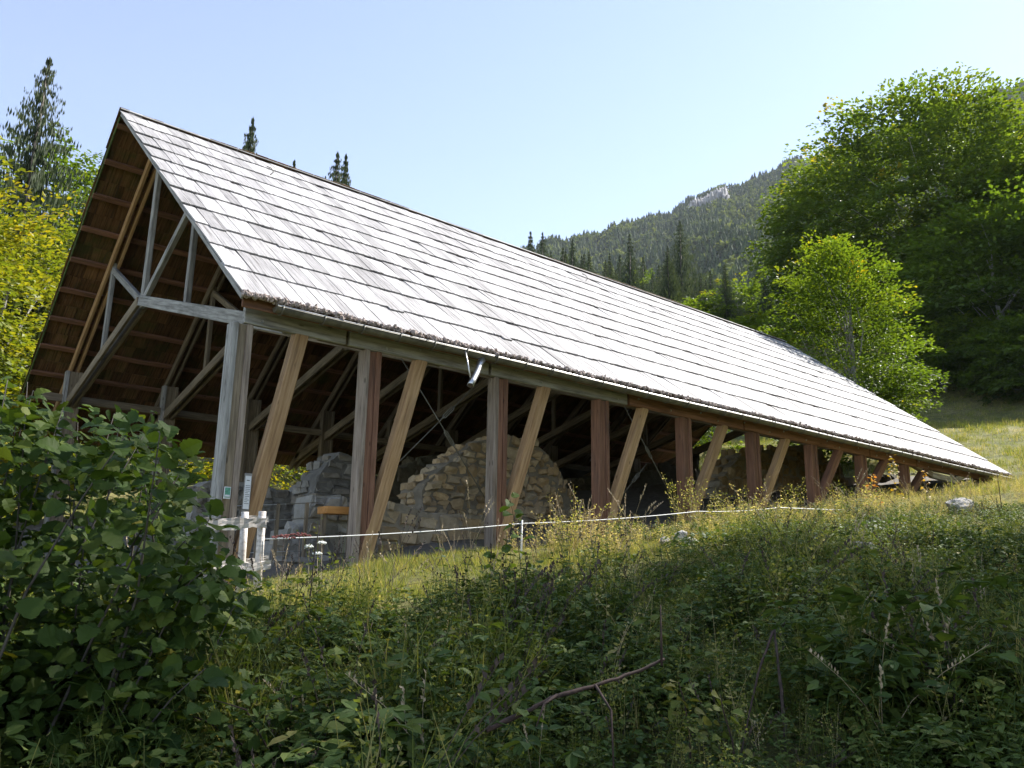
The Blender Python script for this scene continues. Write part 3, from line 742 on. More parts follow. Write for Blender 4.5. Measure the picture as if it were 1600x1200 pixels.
# ================================================================== SMALL THINGS AROUND THE RUINS
def board_thing():
    a_ = at(503, 797, 11.1); b_ = at(553, 799, 11.1)
    o = thing('wooden_plank', a_, 'orange wooden plank set level on two short posts against the first bay', 'plank')
    bar('board', (a_[0], a_[1], a_[2]), (b_[0], b_[1], b_[2]), 0.30, 0.11, MW_ORANGE, o)
    for f in (0.08, 0.92):
        q = a_+(b_-a_)*f; bar('leg', (q[0], 11.12, float(gz(q[0], 11.1))-0.02), (q[0], 11.12, q[2]-0.05), 0.07, 0.07, MW_BROWN, o, up=(1, 0, 0))
board_thing()
def railing():
    ps = [at(435, 787, 11.2), at(405, 792, 11.2), at(480, 785, 11.2)]
    o = thing('railing', (ps[0][0], 11.2, float(gz(ps[0][0], 11.2))), 'thin dark railing with wires in front of the low grey wall', 'railing')
    for q in ps: bar('rail_post', (q[0], 11.2, float(gz(q[0], 11.2))-0.1), (q[0], 11.2, q[2]), 0.05, 0.05, MW_BROWN, o, up=(1, 0, 0))
    for py in (788, 812, 862):
        child('wire', tube_mesh('wire', [at(330, py+4, 11.2), at(435, py, 11.2), at(500, py-3, 11.2)], 0.006, 5), M_STEEL, o, Matrix.Identity(4))
railing()
def notice(px0, px1, py0, py1, y, label, lines, green=False):
    a_ = at(px0, py1, y); b_ = at(px1, py0, y); wd = b_[0]-a_[0]; ht = b_[2]-a_[2]
    o = thing('notice_board', (a_[0], y, a_[2]), label, 'notice')
    bar('panel', (a_[0], y, a_[2]+ht/2), (a_[0]+wd, y, a_[2]+ht/2), 0.014, ht, MW_GREY if not green else M_PAPER, o, c=0.002)
    bar('sheet', (a_[0]+wd*0.1, y-0.0085, a_[2]+ht*0.52), (a_[0]+wd*0.9, y-0.0085, a_[2]+ht*0.52), 0.003, ht*0.82, M_GREENPRINT if green else M_PAPER, o, c=0)
    if green:
        bar('band', (a_[0]+wd*0.15, y-0.0115, a_[2]+ht*0.25), (a_[0]+wd*0.85, y-0.0115, a_[2]+ht*0.25), 0.003, ht*0.16, M_PAPER, o, c=0)
    r = random.Random(3)
    for k in range(lines):
        z = a_[2]+ht*(0.82-0.62*k/max(1, lines)); x1 = 0.82 if r.random() < .8 else 0.6
        if k in (1, 2): continue
        x0 = 0.3 if k == 0 else 0.2
        bar('text_line', (a_[0]+wd*x0, y-0.0105, z), (a_[0]+wd*(0.7 if k == 0 else x1), y-0.0105, z), 0.002, 0.006 if k else 0.010, M_INK, o, c=0)
notice(377, 394, 740, 802, YP-0.14, 'grey notice panel with white printed sheet fixed to the corner post', 14)
notice(349, 361, 761, 779, YP-0.14, 'small green and white leaflet pinned beside the corner post', 0, True)

def rough_plank(name, A, B, w, h, mat, parent, seed):
    r = np.random.default_rng(seed); m, l = frame(A, B); n = 16; xs = np.linspace(0, l, n)+np.r_[r.uniform(-.05, .05), np.zeros(n-2), r.uniform(-.05, .05)]
    V = []
    for i, x in enumerate(xs):
        cz = 0.012*math.sin(i*0.6+seed); hh = h*(0.5+r.uniform(-.07, .05)*(1 if 0 < i < n-1 else 1.6)); h2 = h*(0.5+r.uniform(-.07, .05)); wy = w*0.5*(1+r.uniform(-.2, .2))
        for y, z in ((-wy, -hh), (-wy*1.1, -0.2*hh), (-wy*0.95, 0.3*h2), (-wy, h2), (wy, h2), (wy, -hh)): V.append((x, y+r.normal(0, .003), z+cz+r.normal(0, .003)))
    k = 6; j = np.arange(k); Q = np.concatenate([np.stack([i*k+j, i*k+(j+1) % k, (i+1)*k+(j+1) % k, (i+1)*k+j], 1) for i in range(n-1)])
    me = bpy.data.meshes.new(name); me.from_pydata([tuple(v) for v in V], [], [tuple(int(a) for a in q) for q in Q]+[tuple(range(k-1, -1, -1)), tuple(range((n-1)*k, n*k))]); me.update()
    return child(name, me, mat, parent, m)
# white wooden fence by the hazel
def wood_fence():
    y = 9.35
    o = thing('wooden_fence', (*at(410, 900, y)[:2], float(gz(at(410, 900, y)[0], y))), 'sun-bleached plank fence with round posts at the edge of the hazel', 'fence')
    for px, top, dy in ((410, 799, 0.0), (383, 800, 0.35)):
        t_ = at(px, top, y+dy); zg = float(gz(t_[0], y+dy))-0.1
        child('fence_post', tube_mesh('fence_post', [(t_[0]+0.02, y+dy, zg), (t_[0]+0.01, y+dy, (zg+t_[2])/2), (t_[0], y+dy, t_[2])], [0.05, 0.046, 0.044], 10), MW_PALE, o, Matrix.Identity(4))
    for py0, py1, h, yy in ((818, 817, 0.115, y-0.07), (884, 884, 0.10, y-0.07), (812, 810, 0.07, y+0.43), (878, 873, 0.06, y+0.43)):
        a_ = at(318, py0+3, yy); b_ = at(420, py1, yy)
        rough_plank('rail', a_, b_, 0.04, h, MW_PALE, o, py0)
wood_fence()

# electric-fence tape on slim posts
def tape_fence():
    pts = []
    stakes = [(415, 842, 9.3, None), (815, 818, 9.2, 905), (1090, 799, 8.9, None), (1217, 793, 8.5, 845), (1458, 797, 8.3, 830)]
    P3 = [at(px, py, y) for px, py, y, _ in stakes]
    o = thing('tape_fence', (P3[1][0], P3[1][1], float(gz(P3[1][0], P3[1][1]))), 'white electric-fence tape strung on slim pale stakes before the ruins', 'fence')
    for (px, py, y, f), p in zip(stakes, P3):
        if f:
            zg = float(gz(p[0], p[1]))-0.12
            child('stake', tube_mesh('stake', [(p[0], p[1], zg), (p[0], p[1], (zg+p[2])/2), (p[0]+0.008, p[1], p[2]+0.05)], 0.013, 8), M_WHITE if px < 1000 else MW_PALE, o, Matrix.Identity(4))
    line = []
    for a_, b_ in zip(P3[:-1], P3[1:]):
        for t_ in np.linspace(0, 1, 12, endpoint=False):
            q = a_+(b_-a_)*t_; q = q-np.array([0, 0, 0.03*4*t_*(1-t_)]); line.append(q)
    line.append(P3[-1])
    child('tape', tube_mesh('tape', line, 0.0075, 6), M_WHITE, o, Matrix.Identity(4))
tape_fence()

# rocks
def rock_mesh(seed, sub=3, am=0.28):
    r = np.random.default_rng(seed); bm = bmesh.new(); bmesh.ops.create_icosphere(bm, subdivisions=sub, radius=1)
    D = r.normal(0, 1, (9, 3)); D /= np.linalg.norm(D, axis=1)[:, None]; A = r.uniform(0.55, 0.95, 9)
    for v in bm.verts:
        p = np.array(v.co)
        for d, a_ in zip(D, A):
            k = p @ d
            if k > a_: p = p-d*(k-a_)
        p = p*(1+am*0.25*math.sin(p[0]*7+seed)*math.cos(p[1]*6+p[2]*5))+r.normal(0, 0.02, 3)
        v.co = Vector(p)
    me = bpy.data.meshes.new('rock'); bm.to_mesh(me); bm.free(); return me
def rock(px, py, size, label, mat, seed, grp=None, y=None):
    g = ground_pt(px, py)
    me = rock_mesh(seed); me.materials.append(mat)
    o = bpy.data.objects.new('rock', me); COL.objects.link(o); o.location = (g[0], g[1], float(gz(g[0], g[1]))+size[2]*0.38)
    o.scale = size; o.rotation_euler = (0.1, 0.15, seed*1.3); tag(o, label, 'rock', grp)
rock(1262, 896, (0.30, 0.26, 0.24), 'grey boulder half sunk in weeds on the shaded bank', M_ROCK, 1)
rock(1352, 868, (0.26, 0.22, 0.16), 'flat grey boulder above the sunk one on the bank', M_ROCK, 2)
rock(1245, 920, (0.16, 0.16, 0.12), 'dark stone below the grey boulder', M_ROCK, 3)
rock(1440, 900, (0.17, 0.15, 0.10), 'grey stone in the weeds of the shaded bank', M_ROCK, 4)
for i, (px, py, s) in enumerate([(1040, 852, 0.10), (1062, 846, 0.13), (1080, 850, 0.08), (1146, 846, 0.09)]):
    rock(px, py, (s*1.3, s, s*0.9), 'pale limestone lump lying before the posts in sunny weeds', M_ROCKW, 10+i, 'pale limestone lumps before the posts')
rock(1500, 800, (0.38, 0.32, 0.2), 'wide pale limestone block beyond the last stake', M_ROCKW, 27)
rock(693, 945, (0.10, 0.09, 0.06), 'small white stone on the sunny grass', M_ROCKW, 21)
rock(905, 950, (0.12, 0.1, 0.07), 'small grey stone in the shaded weeds', M_ROCK, 23)

# ================================================================== PLANTS
LEAF2V = np.array([(0, 0, 0), (0.45, 0.30, 0.06), (1, 0, -0.06), (0.45, -0.30, 0.06)]); LEAF2F = np.array([[0, 3, 2], [0, 2, 1]])
LEAF4V = np.array([(0, 0, 0), (0.28, 0.26, 0.06), (0.68, 0.24, 0.05), (1, 0, -0.10), (0.68, -0.24, 0.05), (0.28, -0.26, 0.06), (0.45, 0, 0.0)])
LEAF4F = np.array([[0, 6, 1], [1, 6, 2], [2, 6, 3], [3, 6, 4], [4, 6, 5], [5, 6, 0]])
def hazel_leaf(seed):
    r = np.random.default_rng(seed); n = 9; V = []; F = []
    t = np.linspace(0.0, 1, n); w = 0.47*np.sin(np.pi*np.clip(t*0.93+0.05, 0, 1)**0.85)**0.75; w[0] = 0.05; w[-1] = 0.0
    w = w*(1+0.10*((np.arange(n) % 2)*2-1)*(t > 0.1)*(t < 0.98))
    z = -r.uniform(0.05, 0.45)*(t-0.35)**2+0.02; w = w*r.uniform(0.78, 1.12); cup = r.uniform(0.02, 0.4)
    for i in range(n):
        V += [(t[i], 0, z[i]), (t[i]-0.02, w[i], z[i]+cup*w[i]+r.normal(0, .014)), (t[i]-0.02, -w[i], z[i]+cup*w[i]+r.normal(0, .014))]
    for i in range(n-1):
        a_, b_ = 3*i, 3*i+3; F += [(a_, b_, b_+1), (a_, b_+1, a_+1), (a_, b_+2, b_), (a_, a_+2, b_+2)]
    return np.array(V), np.array(F)
HZL = [hazel_leaf(k) for k in range(6)]
def unit(v): return v/(np.linalg.norm(v, axis=-1, keepdims=True)+1e-9)
def leaf_frames(direction, normal, size):
    """rotation matrices: leaf axis X along direction, Z near normal"""
    x = unit(direction); y = unit(np.cross(normal, x)); z = np.cross(x, y)
    return np.stack([x, y, z], -1)*size[:, None, None]

def broadleaf_tree(name, base, H, R, z0, seed, nspray, nleaf, size, mat, label, bias=0.45, group=None, spray=2.0, bark=M_BARKG, lean=(0, 0), shape=0.45, fill=0.5):
    r = np.random.default_rng(seed); base = np.array([base[0], base[1], float(gz(base[0], base[1]))-0.1])
    o = thing(name, base, label, 'tree', group)
    # crown volume
    lump = r.normal(0, 1, (14, 3)); lump = unit(lump); la = r.uniform(-0.30, 0.34, 14)
    d = unit(r.normal(0, 1, (nspray, 3))); rad = fill+(1-fill)*r.random(nspray)**0.55
    k = 1+np.einsum('ij,kj->ik', d, lump).clip(0)**3 @ la
    zc = z0+(H-z0)*shape
    P = d*rad[:, None]*k[:, None]
    zz = np.where(P[:, 2] > 0, P[:, 2]*(H-zc), P[:, 2]*(zc-z0))
    hr = 1-0.28*np.clip(P[:, 2], 0, 1)
    C = np.stack([P[:, 0]*R*hr+lean[0]*(zz+zc)/H, P[:, 1]*R*hr+lean[1]*(zz+zc)/H, zz+zc], 1)
    acc = Acc()
    out = unit(np.stack([C[:, 0], C[:, 1], np.zeros(nspray)], 1)+r.normal(0, 0.35, (nspray, 3))*[1, 1, 0])
    up = np.clip((C[:, 2]-zc)/(H-zc), -0.4, 1)
    out[:, 2] = 0.55*up-0.10+r.normal(0, 0.10, nspray); out = unit(out)
    side = unit(np.cross(out, [0, 0, 1.0])); nrm = np.cross(side, out)
    ln = spray*r.uniform(0.6, 1.25, nspray)
    a = np.repeat(np.arange(nspray), nleaf); m = len(a)
    u = r.uniform(-1, 1, m); v = r.normal(0, 0.42, m)*(1-0.45*np.abs(u)); w = r.normal(0, 0.07, m)-0.13*u*u
    L = C[a]+out[a]*(u*ln[a])[:, None]+side[a]*(v*ln[a])[:, None]+nrm[a]*(w*ln[a])[:, None]
    dirn = out[a]*0.7+side[a]*np.sign(v)[:, None]*r.random(m)[:, None]+r.normal(0, 0.25, (m, 3)); nn = nrm[a]+r.normal(0, 0.45, (m, 3))
    sz = size*r.uniform(0.6, 1.3, m)
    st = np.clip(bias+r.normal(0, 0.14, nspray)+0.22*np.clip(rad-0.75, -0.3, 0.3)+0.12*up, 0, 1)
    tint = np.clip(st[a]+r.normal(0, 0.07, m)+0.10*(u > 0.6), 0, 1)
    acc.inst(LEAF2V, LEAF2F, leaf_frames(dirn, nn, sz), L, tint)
    child('crown', acc.mesh('crown'), mat, o, Matrix.Translation(base))
    # trunk and limbs
    acc = Acc(); top = H*0.82
    tp = [np.array([lean[0]*t*0.8+0.12*math.sin(t*5+seed), lean[1]*t*0.8+0.12*math.cos(t*4+seed), top*t]) for t in np.linspace(0, 1, 9)]
    rr = 0.018*H*np.linspace(1, 0.18, 9); rr[0] *= 1.35
    V_, T_, Q_ = tube(tp, rr, 9); acc.add(V_, T_, Q_)
    for q in range(22):
        e = C[r.integers(nspray)]; t = r.uniform(0.18, 0.85)*min(1, max(0.3, e[2]/H)); t = min(t, 0.9); s = np.array([np.interp(t, np.linspace(0, 1, 9), [p_[i] for p_ in tp]) for i in range(3)])
        mid = s+(e-s)*0.5+np.array([0, 0, 0.06*H*r.random()])+r.normal(0, 0.2, 3)
        V_, T_, Q_ = tube([s, s+(mid-s)*0.5+r.normal(0, .1, 3), mid, e], np.array([0.45, 0.36, 0.26, 0.08])*rr[4]*r.uniform(0.5, 1), 5); acc.add(V_, T_, Q_)
    child('trunk', acc.mesh('trunk', True), bark, o, Matrix.Translation(base))
    return o

def spruce_arrays(seed, H=1.0, R=0.17, whorls=26, nb=12, tw=44):
    """unit-height spruce crown: whorls of drooping branches hung with twig sprays"""
    r = np.random.default_rng(seed); acc = Acc(); Ls = []; Ds = []; Ns = []; Sz = []; Ti = []
    for k in range(whorls):
        f = (k+0.5)/whorls; z = 0.06+0.94*f; rad = R*(1-f)**1.05*r.uniform(0.75, 1.15)+0.003
        n = max(4, int(nb*(1-0.4*f)))
        for b in range(n):
            th = 2*np.pi*(b+r.random())/n; l = rad*r.uniform(0.65, 1.18); dv = np.array([math.cos(th), math.sin(th), 0.0])
            sd = np.array([-dv[1], dv[0], 0]); m = max(3, int(tw*(0.4+0.8*(1-f))))
            for q in range(m):
                t = (q+r.random())/m; droop = -0.30*l*t+0.18*l*t*t+r.normal(0, .004)
                p = dv*l*t+np.array([0, 0, z+droop]); s = r.choice([-1, 1])
                Ls.append(p); Ds.append(dv*0.8+sd*s*r.uniform(0.1, 0.9)+np.array([0, 0, -0.12+0.2*r.normal()])); Ns.append(np.array([0, 0, 1.0])+r.normal(0, .35, 3)+dv*0.3)
                Sz.append((0.008+0.024*(1-f))*r.uniform(0.7, 1.3)*(1-0.3*t)); Ti.append(np.clip(0.35+0.4*t+r.normal(0, .12), 0, 1))
    V = LEAF2V*np.array([1.7, 0.62, 1]); acc.inst(V, LEAF2F, leaf_frames(np.array(Ls), np.array(Ns), np.array(Sz)), np.array(Ls), np.array(Ti))
    # leader
    return acc
SPR_ME = []
for k, (Rk, wh) in enumerate(((0.26, 42), (0.33, 40), (0.27, 44), (0.42, 38), (0.34, 36))):
    me = spruce_arrays(40+k, 1.0, Rk, wh).mesh('crown'); me.materials.append(M_SPRUCE); SPR_ME.append(me)
TRK = tube_mesh('trunk', [(0, 0, -0.01), (0, 0, 0.5), (0, 0, 1.0)], [0.016, 0.009, 0.001], 7); TRK.materials.append(M_BARK)
def spruce(x, y, H, kind, label, group=None, zbase=None, name='spruce_tree'):
    z = float(gz(x, y))-0.2 if zbase is None else zbase
    o = thing(name, (x, y, z), label, 'tree', group)
    for nm, me in (('trunk', TRK), ('crown', SPR_ME[kind])):
        c = bpy.data.objects.new(nm, me); COL.objects.link(c); c.parent = o; c.scale = (H, H, H); c.rotation_euler = (0, 0, random.random()*6)
    return o
def by_px(px, py, d):
    """place at map distance d along a bearing, with its height there"""
    q = ray(px, py); q = q/math.hypot(q[0], q[1]); return q*d
# spruces behind the ridge
for px, py, d, kd, lb in ((395, 188, 58, 2, 'slender spruce tip rising above the ridge near the gable'), (460, 254, 66, 2, 'smallest spruce tip showing above the ridge'),
                          (528, 240, 52, 1, 'twin-topped bushy spruce above the ridge, broader tip'), (541, 244, 52.6, 0, 'twin-topped bushy spruce above the ridge, thinner tip'),
                          (582, 309, 60, 2, 'tiny spruce tip just clearing the ridge')):
    q = by_px(px, py, d); zb = float(gz(q[0], q[1]))-0.2; spruce(q[0], q[1], q[2]-zb, kd, lb)
# trees on the gable side
q = by_px(78, 88, 44); spruce(q[0], q[1], q[2]-float(gz(q[0], q[1])), 3, 'dark spruce towering behind the yellow beeches')
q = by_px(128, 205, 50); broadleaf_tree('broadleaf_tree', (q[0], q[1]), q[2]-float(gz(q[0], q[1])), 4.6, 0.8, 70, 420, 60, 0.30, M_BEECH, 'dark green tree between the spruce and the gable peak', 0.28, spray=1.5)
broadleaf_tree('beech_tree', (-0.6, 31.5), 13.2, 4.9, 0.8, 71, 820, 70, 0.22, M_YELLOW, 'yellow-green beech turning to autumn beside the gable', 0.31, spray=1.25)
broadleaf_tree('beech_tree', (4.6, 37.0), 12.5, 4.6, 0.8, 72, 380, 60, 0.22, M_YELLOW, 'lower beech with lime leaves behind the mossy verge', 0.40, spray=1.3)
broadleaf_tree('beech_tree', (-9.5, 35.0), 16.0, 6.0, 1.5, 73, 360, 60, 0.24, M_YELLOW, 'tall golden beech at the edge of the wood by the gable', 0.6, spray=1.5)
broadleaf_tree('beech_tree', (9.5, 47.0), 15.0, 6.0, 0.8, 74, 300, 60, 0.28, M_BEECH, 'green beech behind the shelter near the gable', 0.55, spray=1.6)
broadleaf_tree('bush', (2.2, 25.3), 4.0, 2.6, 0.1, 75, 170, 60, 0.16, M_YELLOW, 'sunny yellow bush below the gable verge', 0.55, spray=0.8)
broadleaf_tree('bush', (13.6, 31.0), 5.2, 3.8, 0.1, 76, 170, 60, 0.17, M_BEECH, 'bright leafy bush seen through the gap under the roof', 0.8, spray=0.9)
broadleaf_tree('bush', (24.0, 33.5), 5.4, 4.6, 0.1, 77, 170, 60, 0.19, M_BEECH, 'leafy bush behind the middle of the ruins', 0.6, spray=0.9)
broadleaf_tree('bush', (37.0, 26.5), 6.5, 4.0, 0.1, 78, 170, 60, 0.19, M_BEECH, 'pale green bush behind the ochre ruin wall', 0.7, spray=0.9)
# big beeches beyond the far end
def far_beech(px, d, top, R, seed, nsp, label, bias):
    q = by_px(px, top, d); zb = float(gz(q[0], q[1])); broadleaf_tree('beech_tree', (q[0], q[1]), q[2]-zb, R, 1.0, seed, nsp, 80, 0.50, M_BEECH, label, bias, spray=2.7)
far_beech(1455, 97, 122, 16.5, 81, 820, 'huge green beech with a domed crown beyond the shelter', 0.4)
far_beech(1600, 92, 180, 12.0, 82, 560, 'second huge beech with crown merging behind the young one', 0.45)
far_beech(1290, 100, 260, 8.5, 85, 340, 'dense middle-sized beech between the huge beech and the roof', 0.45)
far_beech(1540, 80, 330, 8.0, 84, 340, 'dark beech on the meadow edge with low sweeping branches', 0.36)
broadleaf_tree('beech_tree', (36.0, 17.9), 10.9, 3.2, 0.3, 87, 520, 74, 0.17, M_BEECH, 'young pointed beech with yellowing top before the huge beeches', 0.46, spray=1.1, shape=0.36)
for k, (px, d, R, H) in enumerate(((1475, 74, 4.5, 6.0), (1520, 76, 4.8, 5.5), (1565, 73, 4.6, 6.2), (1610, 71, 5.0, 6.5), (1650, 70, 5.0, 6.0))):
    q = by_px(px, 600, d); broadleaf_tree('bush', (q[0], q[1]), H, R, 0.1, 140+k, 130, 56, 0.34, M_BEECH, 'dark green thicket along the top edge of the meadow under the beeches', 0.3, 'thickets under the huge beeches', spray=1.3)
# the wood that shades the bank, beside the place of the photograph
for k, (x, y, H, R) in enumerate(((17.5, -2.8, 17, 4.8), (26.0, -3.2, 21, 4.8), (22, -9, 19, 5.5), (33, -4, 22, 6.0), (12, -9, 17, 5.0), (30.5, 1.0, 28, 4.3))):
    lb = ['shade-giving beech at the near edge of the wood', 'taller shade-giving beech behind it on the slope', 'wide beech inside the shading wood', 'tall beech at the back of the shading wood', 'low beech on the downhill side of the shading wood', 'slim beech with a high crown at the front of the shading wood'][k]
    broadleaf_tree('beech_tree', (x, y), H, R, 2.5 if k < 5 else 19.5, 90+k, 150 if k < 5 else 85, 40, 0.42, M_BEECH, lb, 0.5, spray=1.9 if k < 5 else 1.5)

# ---- mid-distance trees between the shelter and the mountain
r_ = random.Random(21)
mids = [(1062, 346, 150, 3, 'tallest broad spruce at the foot of the wooded slope')]
for k in range(44):
    px = 835+k*9.3+r_.uniform(-9, 9); d = r_.uniform(95, 190); up = r_.uniform(10, 45) if px < 980 else r_.choice((30, 50, 65, 85, 105))*r_.uniform(0.7, 1.1)
    mids.append((px, 385+0.35*(px-800)-up, d, r_.choice((1, 3, 3, 4, 4)), None))
for k, (px, py, d, kd, lb) in enumerate(mids):
    q = by_px(px, py, d); zb = float(gz(q[0], q[1]))-0.3; H = q[2]-zb
    if H > 36: zb = zb; H = 36
    spruce(q[0], q[1], H, kd, lb or 'dark spruce in the belt of trees at the foot of the mountain', None if lb else 'spruces at the foot of the mountain', zb)
for k, (px, py, d, R) in enumerate(((1120, 488, 80, 4.5), (1180, 492, 76, 4.0), (1085, 462, 96, 4.5), (1150, 440, 112, 5), (1010, 430, 150, 6))):
    q = by_px(px, py, d); zb = float(gz(q[0], q[1])); H = max(7.0, q[2]-zb)
    broadleaf_tree('broadleaf_tree', (q[0], q[1]), H, R, 0.5, 130+k, 120, 50, 0.42, M_BEECH,
                   ['round green tree at the ridge line of the roof', 'pale green small tree beside the young beech', 'light green tree in front of the spruce belt', 'light green tree behind the spruce belt', 'olive tree below the tallest spruce'][k], [0.5, 0.62, 0.45, 0.45, 0.4][k], spray=1.3)

# ---- forest on the mountain: one far-off mass
def conifer_small(seed):
    r = np.random.default_rng(seed); acc = Acc(); n = 7
    for k in range(5):
        z0 = 0.08+0.17*k; z1 = z0+0.30 if k < 4 else 1.0; rad = 0.25*(1-z0)**0.9
        th = np.linspace(0, 2*np.pi, n, endpoint=False)+r.random()
        ring = np.stack([np.cos(th)*rad*r.uniform(0.6, 1.25, n), np.sin(th)*rad*r.uniform(0.6, 1.25, n), z0+r.uniform(-.04, .03, n)], 1)
        V = np.vstack([ring, [(r.normal(0, .01), r.normal(0, .01), z1)]]); i = np.arange(n)
        acc.add(V, T=np.stack([i, (i+1) % n, np.full(n, n)], 1))
    V, T, _, _ = acc.arrays(); return V, T
def round_small(seed):
    r = np.random.default_rng(seed); n = 70; d = unit(r.normal(0, 1, (n, 3))); d[:, 2] = np.abs(d[:, 2])*1.2-0.3
    L = d*r.uniform(0.5, 1, n)[:, None]*np.array([0.30, 0.30, 0.42])+[0, 0, 0.55]
    acc = Acc(); acc.inst(LEAF2V, LEAF2F, leaf_frames(r.normal(0, 1, (n, 3)), d+r.normal(0, .3, (n, 3)), r.uniform(0.2, 0.34, n)), L, np.full(n, .5))
    V, T, _, _ = acc.arrays(); return V, T
acc = Acc(); r = np.random.default_rng(5)
def scatter_forest(tmpl, n, hmin, hmax, tmean, tsd, vlo=0.03, vhi=1.0):
    az = np.radians(r.uniform(33, 84, n)); v = vlo+(vhi-vlo)*r.random(n)**0.85
    P = mount(az, v); cl = np.sin(P[:, 0]*0.021+1)*np.cos(P[:, 1]*0.026)+0.5*np.sin(P[:, 0]*0.06+P[:, 1]*0.05)
    keep = (cl > -0.55) if tmean < 0.5 else (cl < 0.35)
    # bare rock face
    rf = (np.abs(np.degrees(az)-54.6) < 1.6) & (v > 0.845) & (v < 0.968)
    keep &= ~(rf & (r.random(n) > 0.12)); P = P[keep]; m = len(P)
    yaw = r.random(m)*6.28; H = r.uniform(hmin, hmax, m); R = rot_zyx(yaw, r.normal(0, .03, m), r.normal(0, .03, m))*H[:, None, None]
    acc.inst(tmpl[0], tmpl[1], R, P-[0, 0, 0.8], np.clip(r.normal(tmean, tsd, m), 0, 1))
for s in range(4): scatter_forest(conifer_small(s), 4200, 9, 19, 0.36, 0.16)
for s in range(3): scatter_forest(round_small(s), 2600, 8, 15, 0.62, 0.18)
az = np.radians(r.uniform(34, 84, 700)); P = mount(az, np.full(700, 1.0)); H = r.uniform(8, 18, 700)
t_ = conifer_small(9); acc.inst(t_[0], t_[1], rot_zyx(r.random(700)*6, np.zeros(700), np.zeros(700))*H[:, None, None], P-[0, 0, 1], np.clip(r.normal(0.25, .1, 700), 0, 1))
fo = link('forest', acc.mesh('forest'), M_FOREST); tag(fo, 'dense mixed wood covering the mountain flank', kind='stuff')
# limestone cliff just below the crest
def cliff():
    n, m = 44, 18; az = np.radians(np.linspace(52.9, 56.4, n)); rr = np.random.default_rng(8)
    A_, B_ = np.meshgrid(az, np.linspace(0, 1, m), indexing='ij')
    P = mount(A_, 0.885+0.08*B_); out = -unit(P*[1, 1, 0])
    env = np.clip(np.minimum((A_-az[0]), (az[-1]-A_))/math.radians(0.5), 0, 1)*np.clip(np.minimum(B_, 1-B_)/0.12, 0, 1)
    hgt = 16*env*(0.75+0.3*np.sin(A_*900)*np.cos(B_*9)+0.25*rr.normal(0, 1, A_.shape))
    P = P+out*(hgt*1.2)[..., None]+np.array([0, 0, 1.0])*(hgt*0.5*(1-B_)-3*(1-env))[..., None]
    ii, jj = np.meshgrid(np.arange(n-1), np.arange(m-1), indexing='ij'); a = (ii*m+jj).ravel()
    o = link('cliff', npmesh('cliff', P.reshape(-1, 3), [np.stack([a, a+1, a+m+1, a+m], 1)]), M_CLIFF); tag(o, kind='structure')
cliff()

# ================================================================== UNDERGROWTH
def leaf_set(acc, P, D, N, sz, tint, four=True):
    acc.inst(LEAF4V if four else LEAF2V, LEAF4F if four else LEAF2F, leaf_frames(np.array(D, float), np.array(N, float), np.array(sz, float)), np.array(P, float), np.array(tint, float))
def stem(acc, pts, r0, r1, tint, n=4):
    V_, T_, Q_ = tube(pts, np.linspace(r0, r1, len(pts)), n); acc.add(V_, T_, Q_, tint)
def t_bramble(seed):
    r = np.random.default_rng(seed); acc = Acc(); P, D, N, S_, T_ = [], [], [], [], []
    for s in range(4):
        th = r.random()*6.28; L = r.uniform(0.35, 0.7); h = r.uniform(0.22, 0.5); dv = np.array([math.cos(th), math.sin(th), 0])
        pts = [dv*L*t+np.array([0, 0, h*math.sin(math.pi*min(1, t*0.75))]) for t in np.linspace(0, 1, 6)]; stem(acc, pts, 0.004, 0.002, 0.25)
        for k in range(7):
            t = 0.18+0.12*k; p = dv*L*t+np.array([0, 0, h*math.sin(math.pi*min(1, t*0.75))]); sg = 1 if k % 2 else -1
            sd = np.array([-dv[1], dv[0], 0])*sg; c = p+sd*0.05+np.array([0, 0, 0.02])
            for a_ in (-0.9, 0, 0.9):
                d = sd*math.cos(a_)+dv*math.sin(a_); P.append(c); D.append(d+[0, 0, r.normal(-.1, .2)]); N.append([r.normal(0, .3), r.normal(0, .3), 1]); S_.append(r.uniform(0.05, 0.085)); T_.append(np.clip(r.normal(0.42, .14), 0, 1))
    leaf_set(acc, P, D, N, S_, T_); return acc.arrays()
def t_upright(seed, h=0.7, pairs=9, ls=0.075, tm=0.45, dry=0.0):
    r = np.random.default_rng(seed); acc = Acc(); P, D, N, S_, T_ = [], [], [], [], []
    for s in range(r.integers(1, 4)):
        b = r.normal(0, .05, 3)*[1, 1, 0]; lean = r.normal(0, .12, 3)*[1, 1, 0]; hh = h*r.uniform(0.7, 1.15)
        pts = [b+lean*t*t+np.array([0, 0, hh*t]) for t in np.linspace(0, 1, 6)]; stem(acc, pts, 0.0045, 0.002, 0.3+dry)
        for k in range(pairs):
            t = 0.15+0.82*k/pairs; p = b+lean*t*t+np.array([0, 0, hh*t]); th = k*1.57+r.normal(0, .3)
            for sg in (0, math.pi):
                d = np.array([math.cos(th+sg), math.sin(th+sg), r.normal(0.05, .25)]); P.append(p); D.append(d); N.append([r.normal(0, .25), r.normal(0, .25), 1]); S_.append(ls*(1.15-0.55*t)*r.uniform(0.8, 1.2)); T_.append(np.clip(r.normal(tm, .13)+dry*r.random(), 0, 1))
    leaf_set(acc, P, D, N, S_, T_); return acc.arrays()
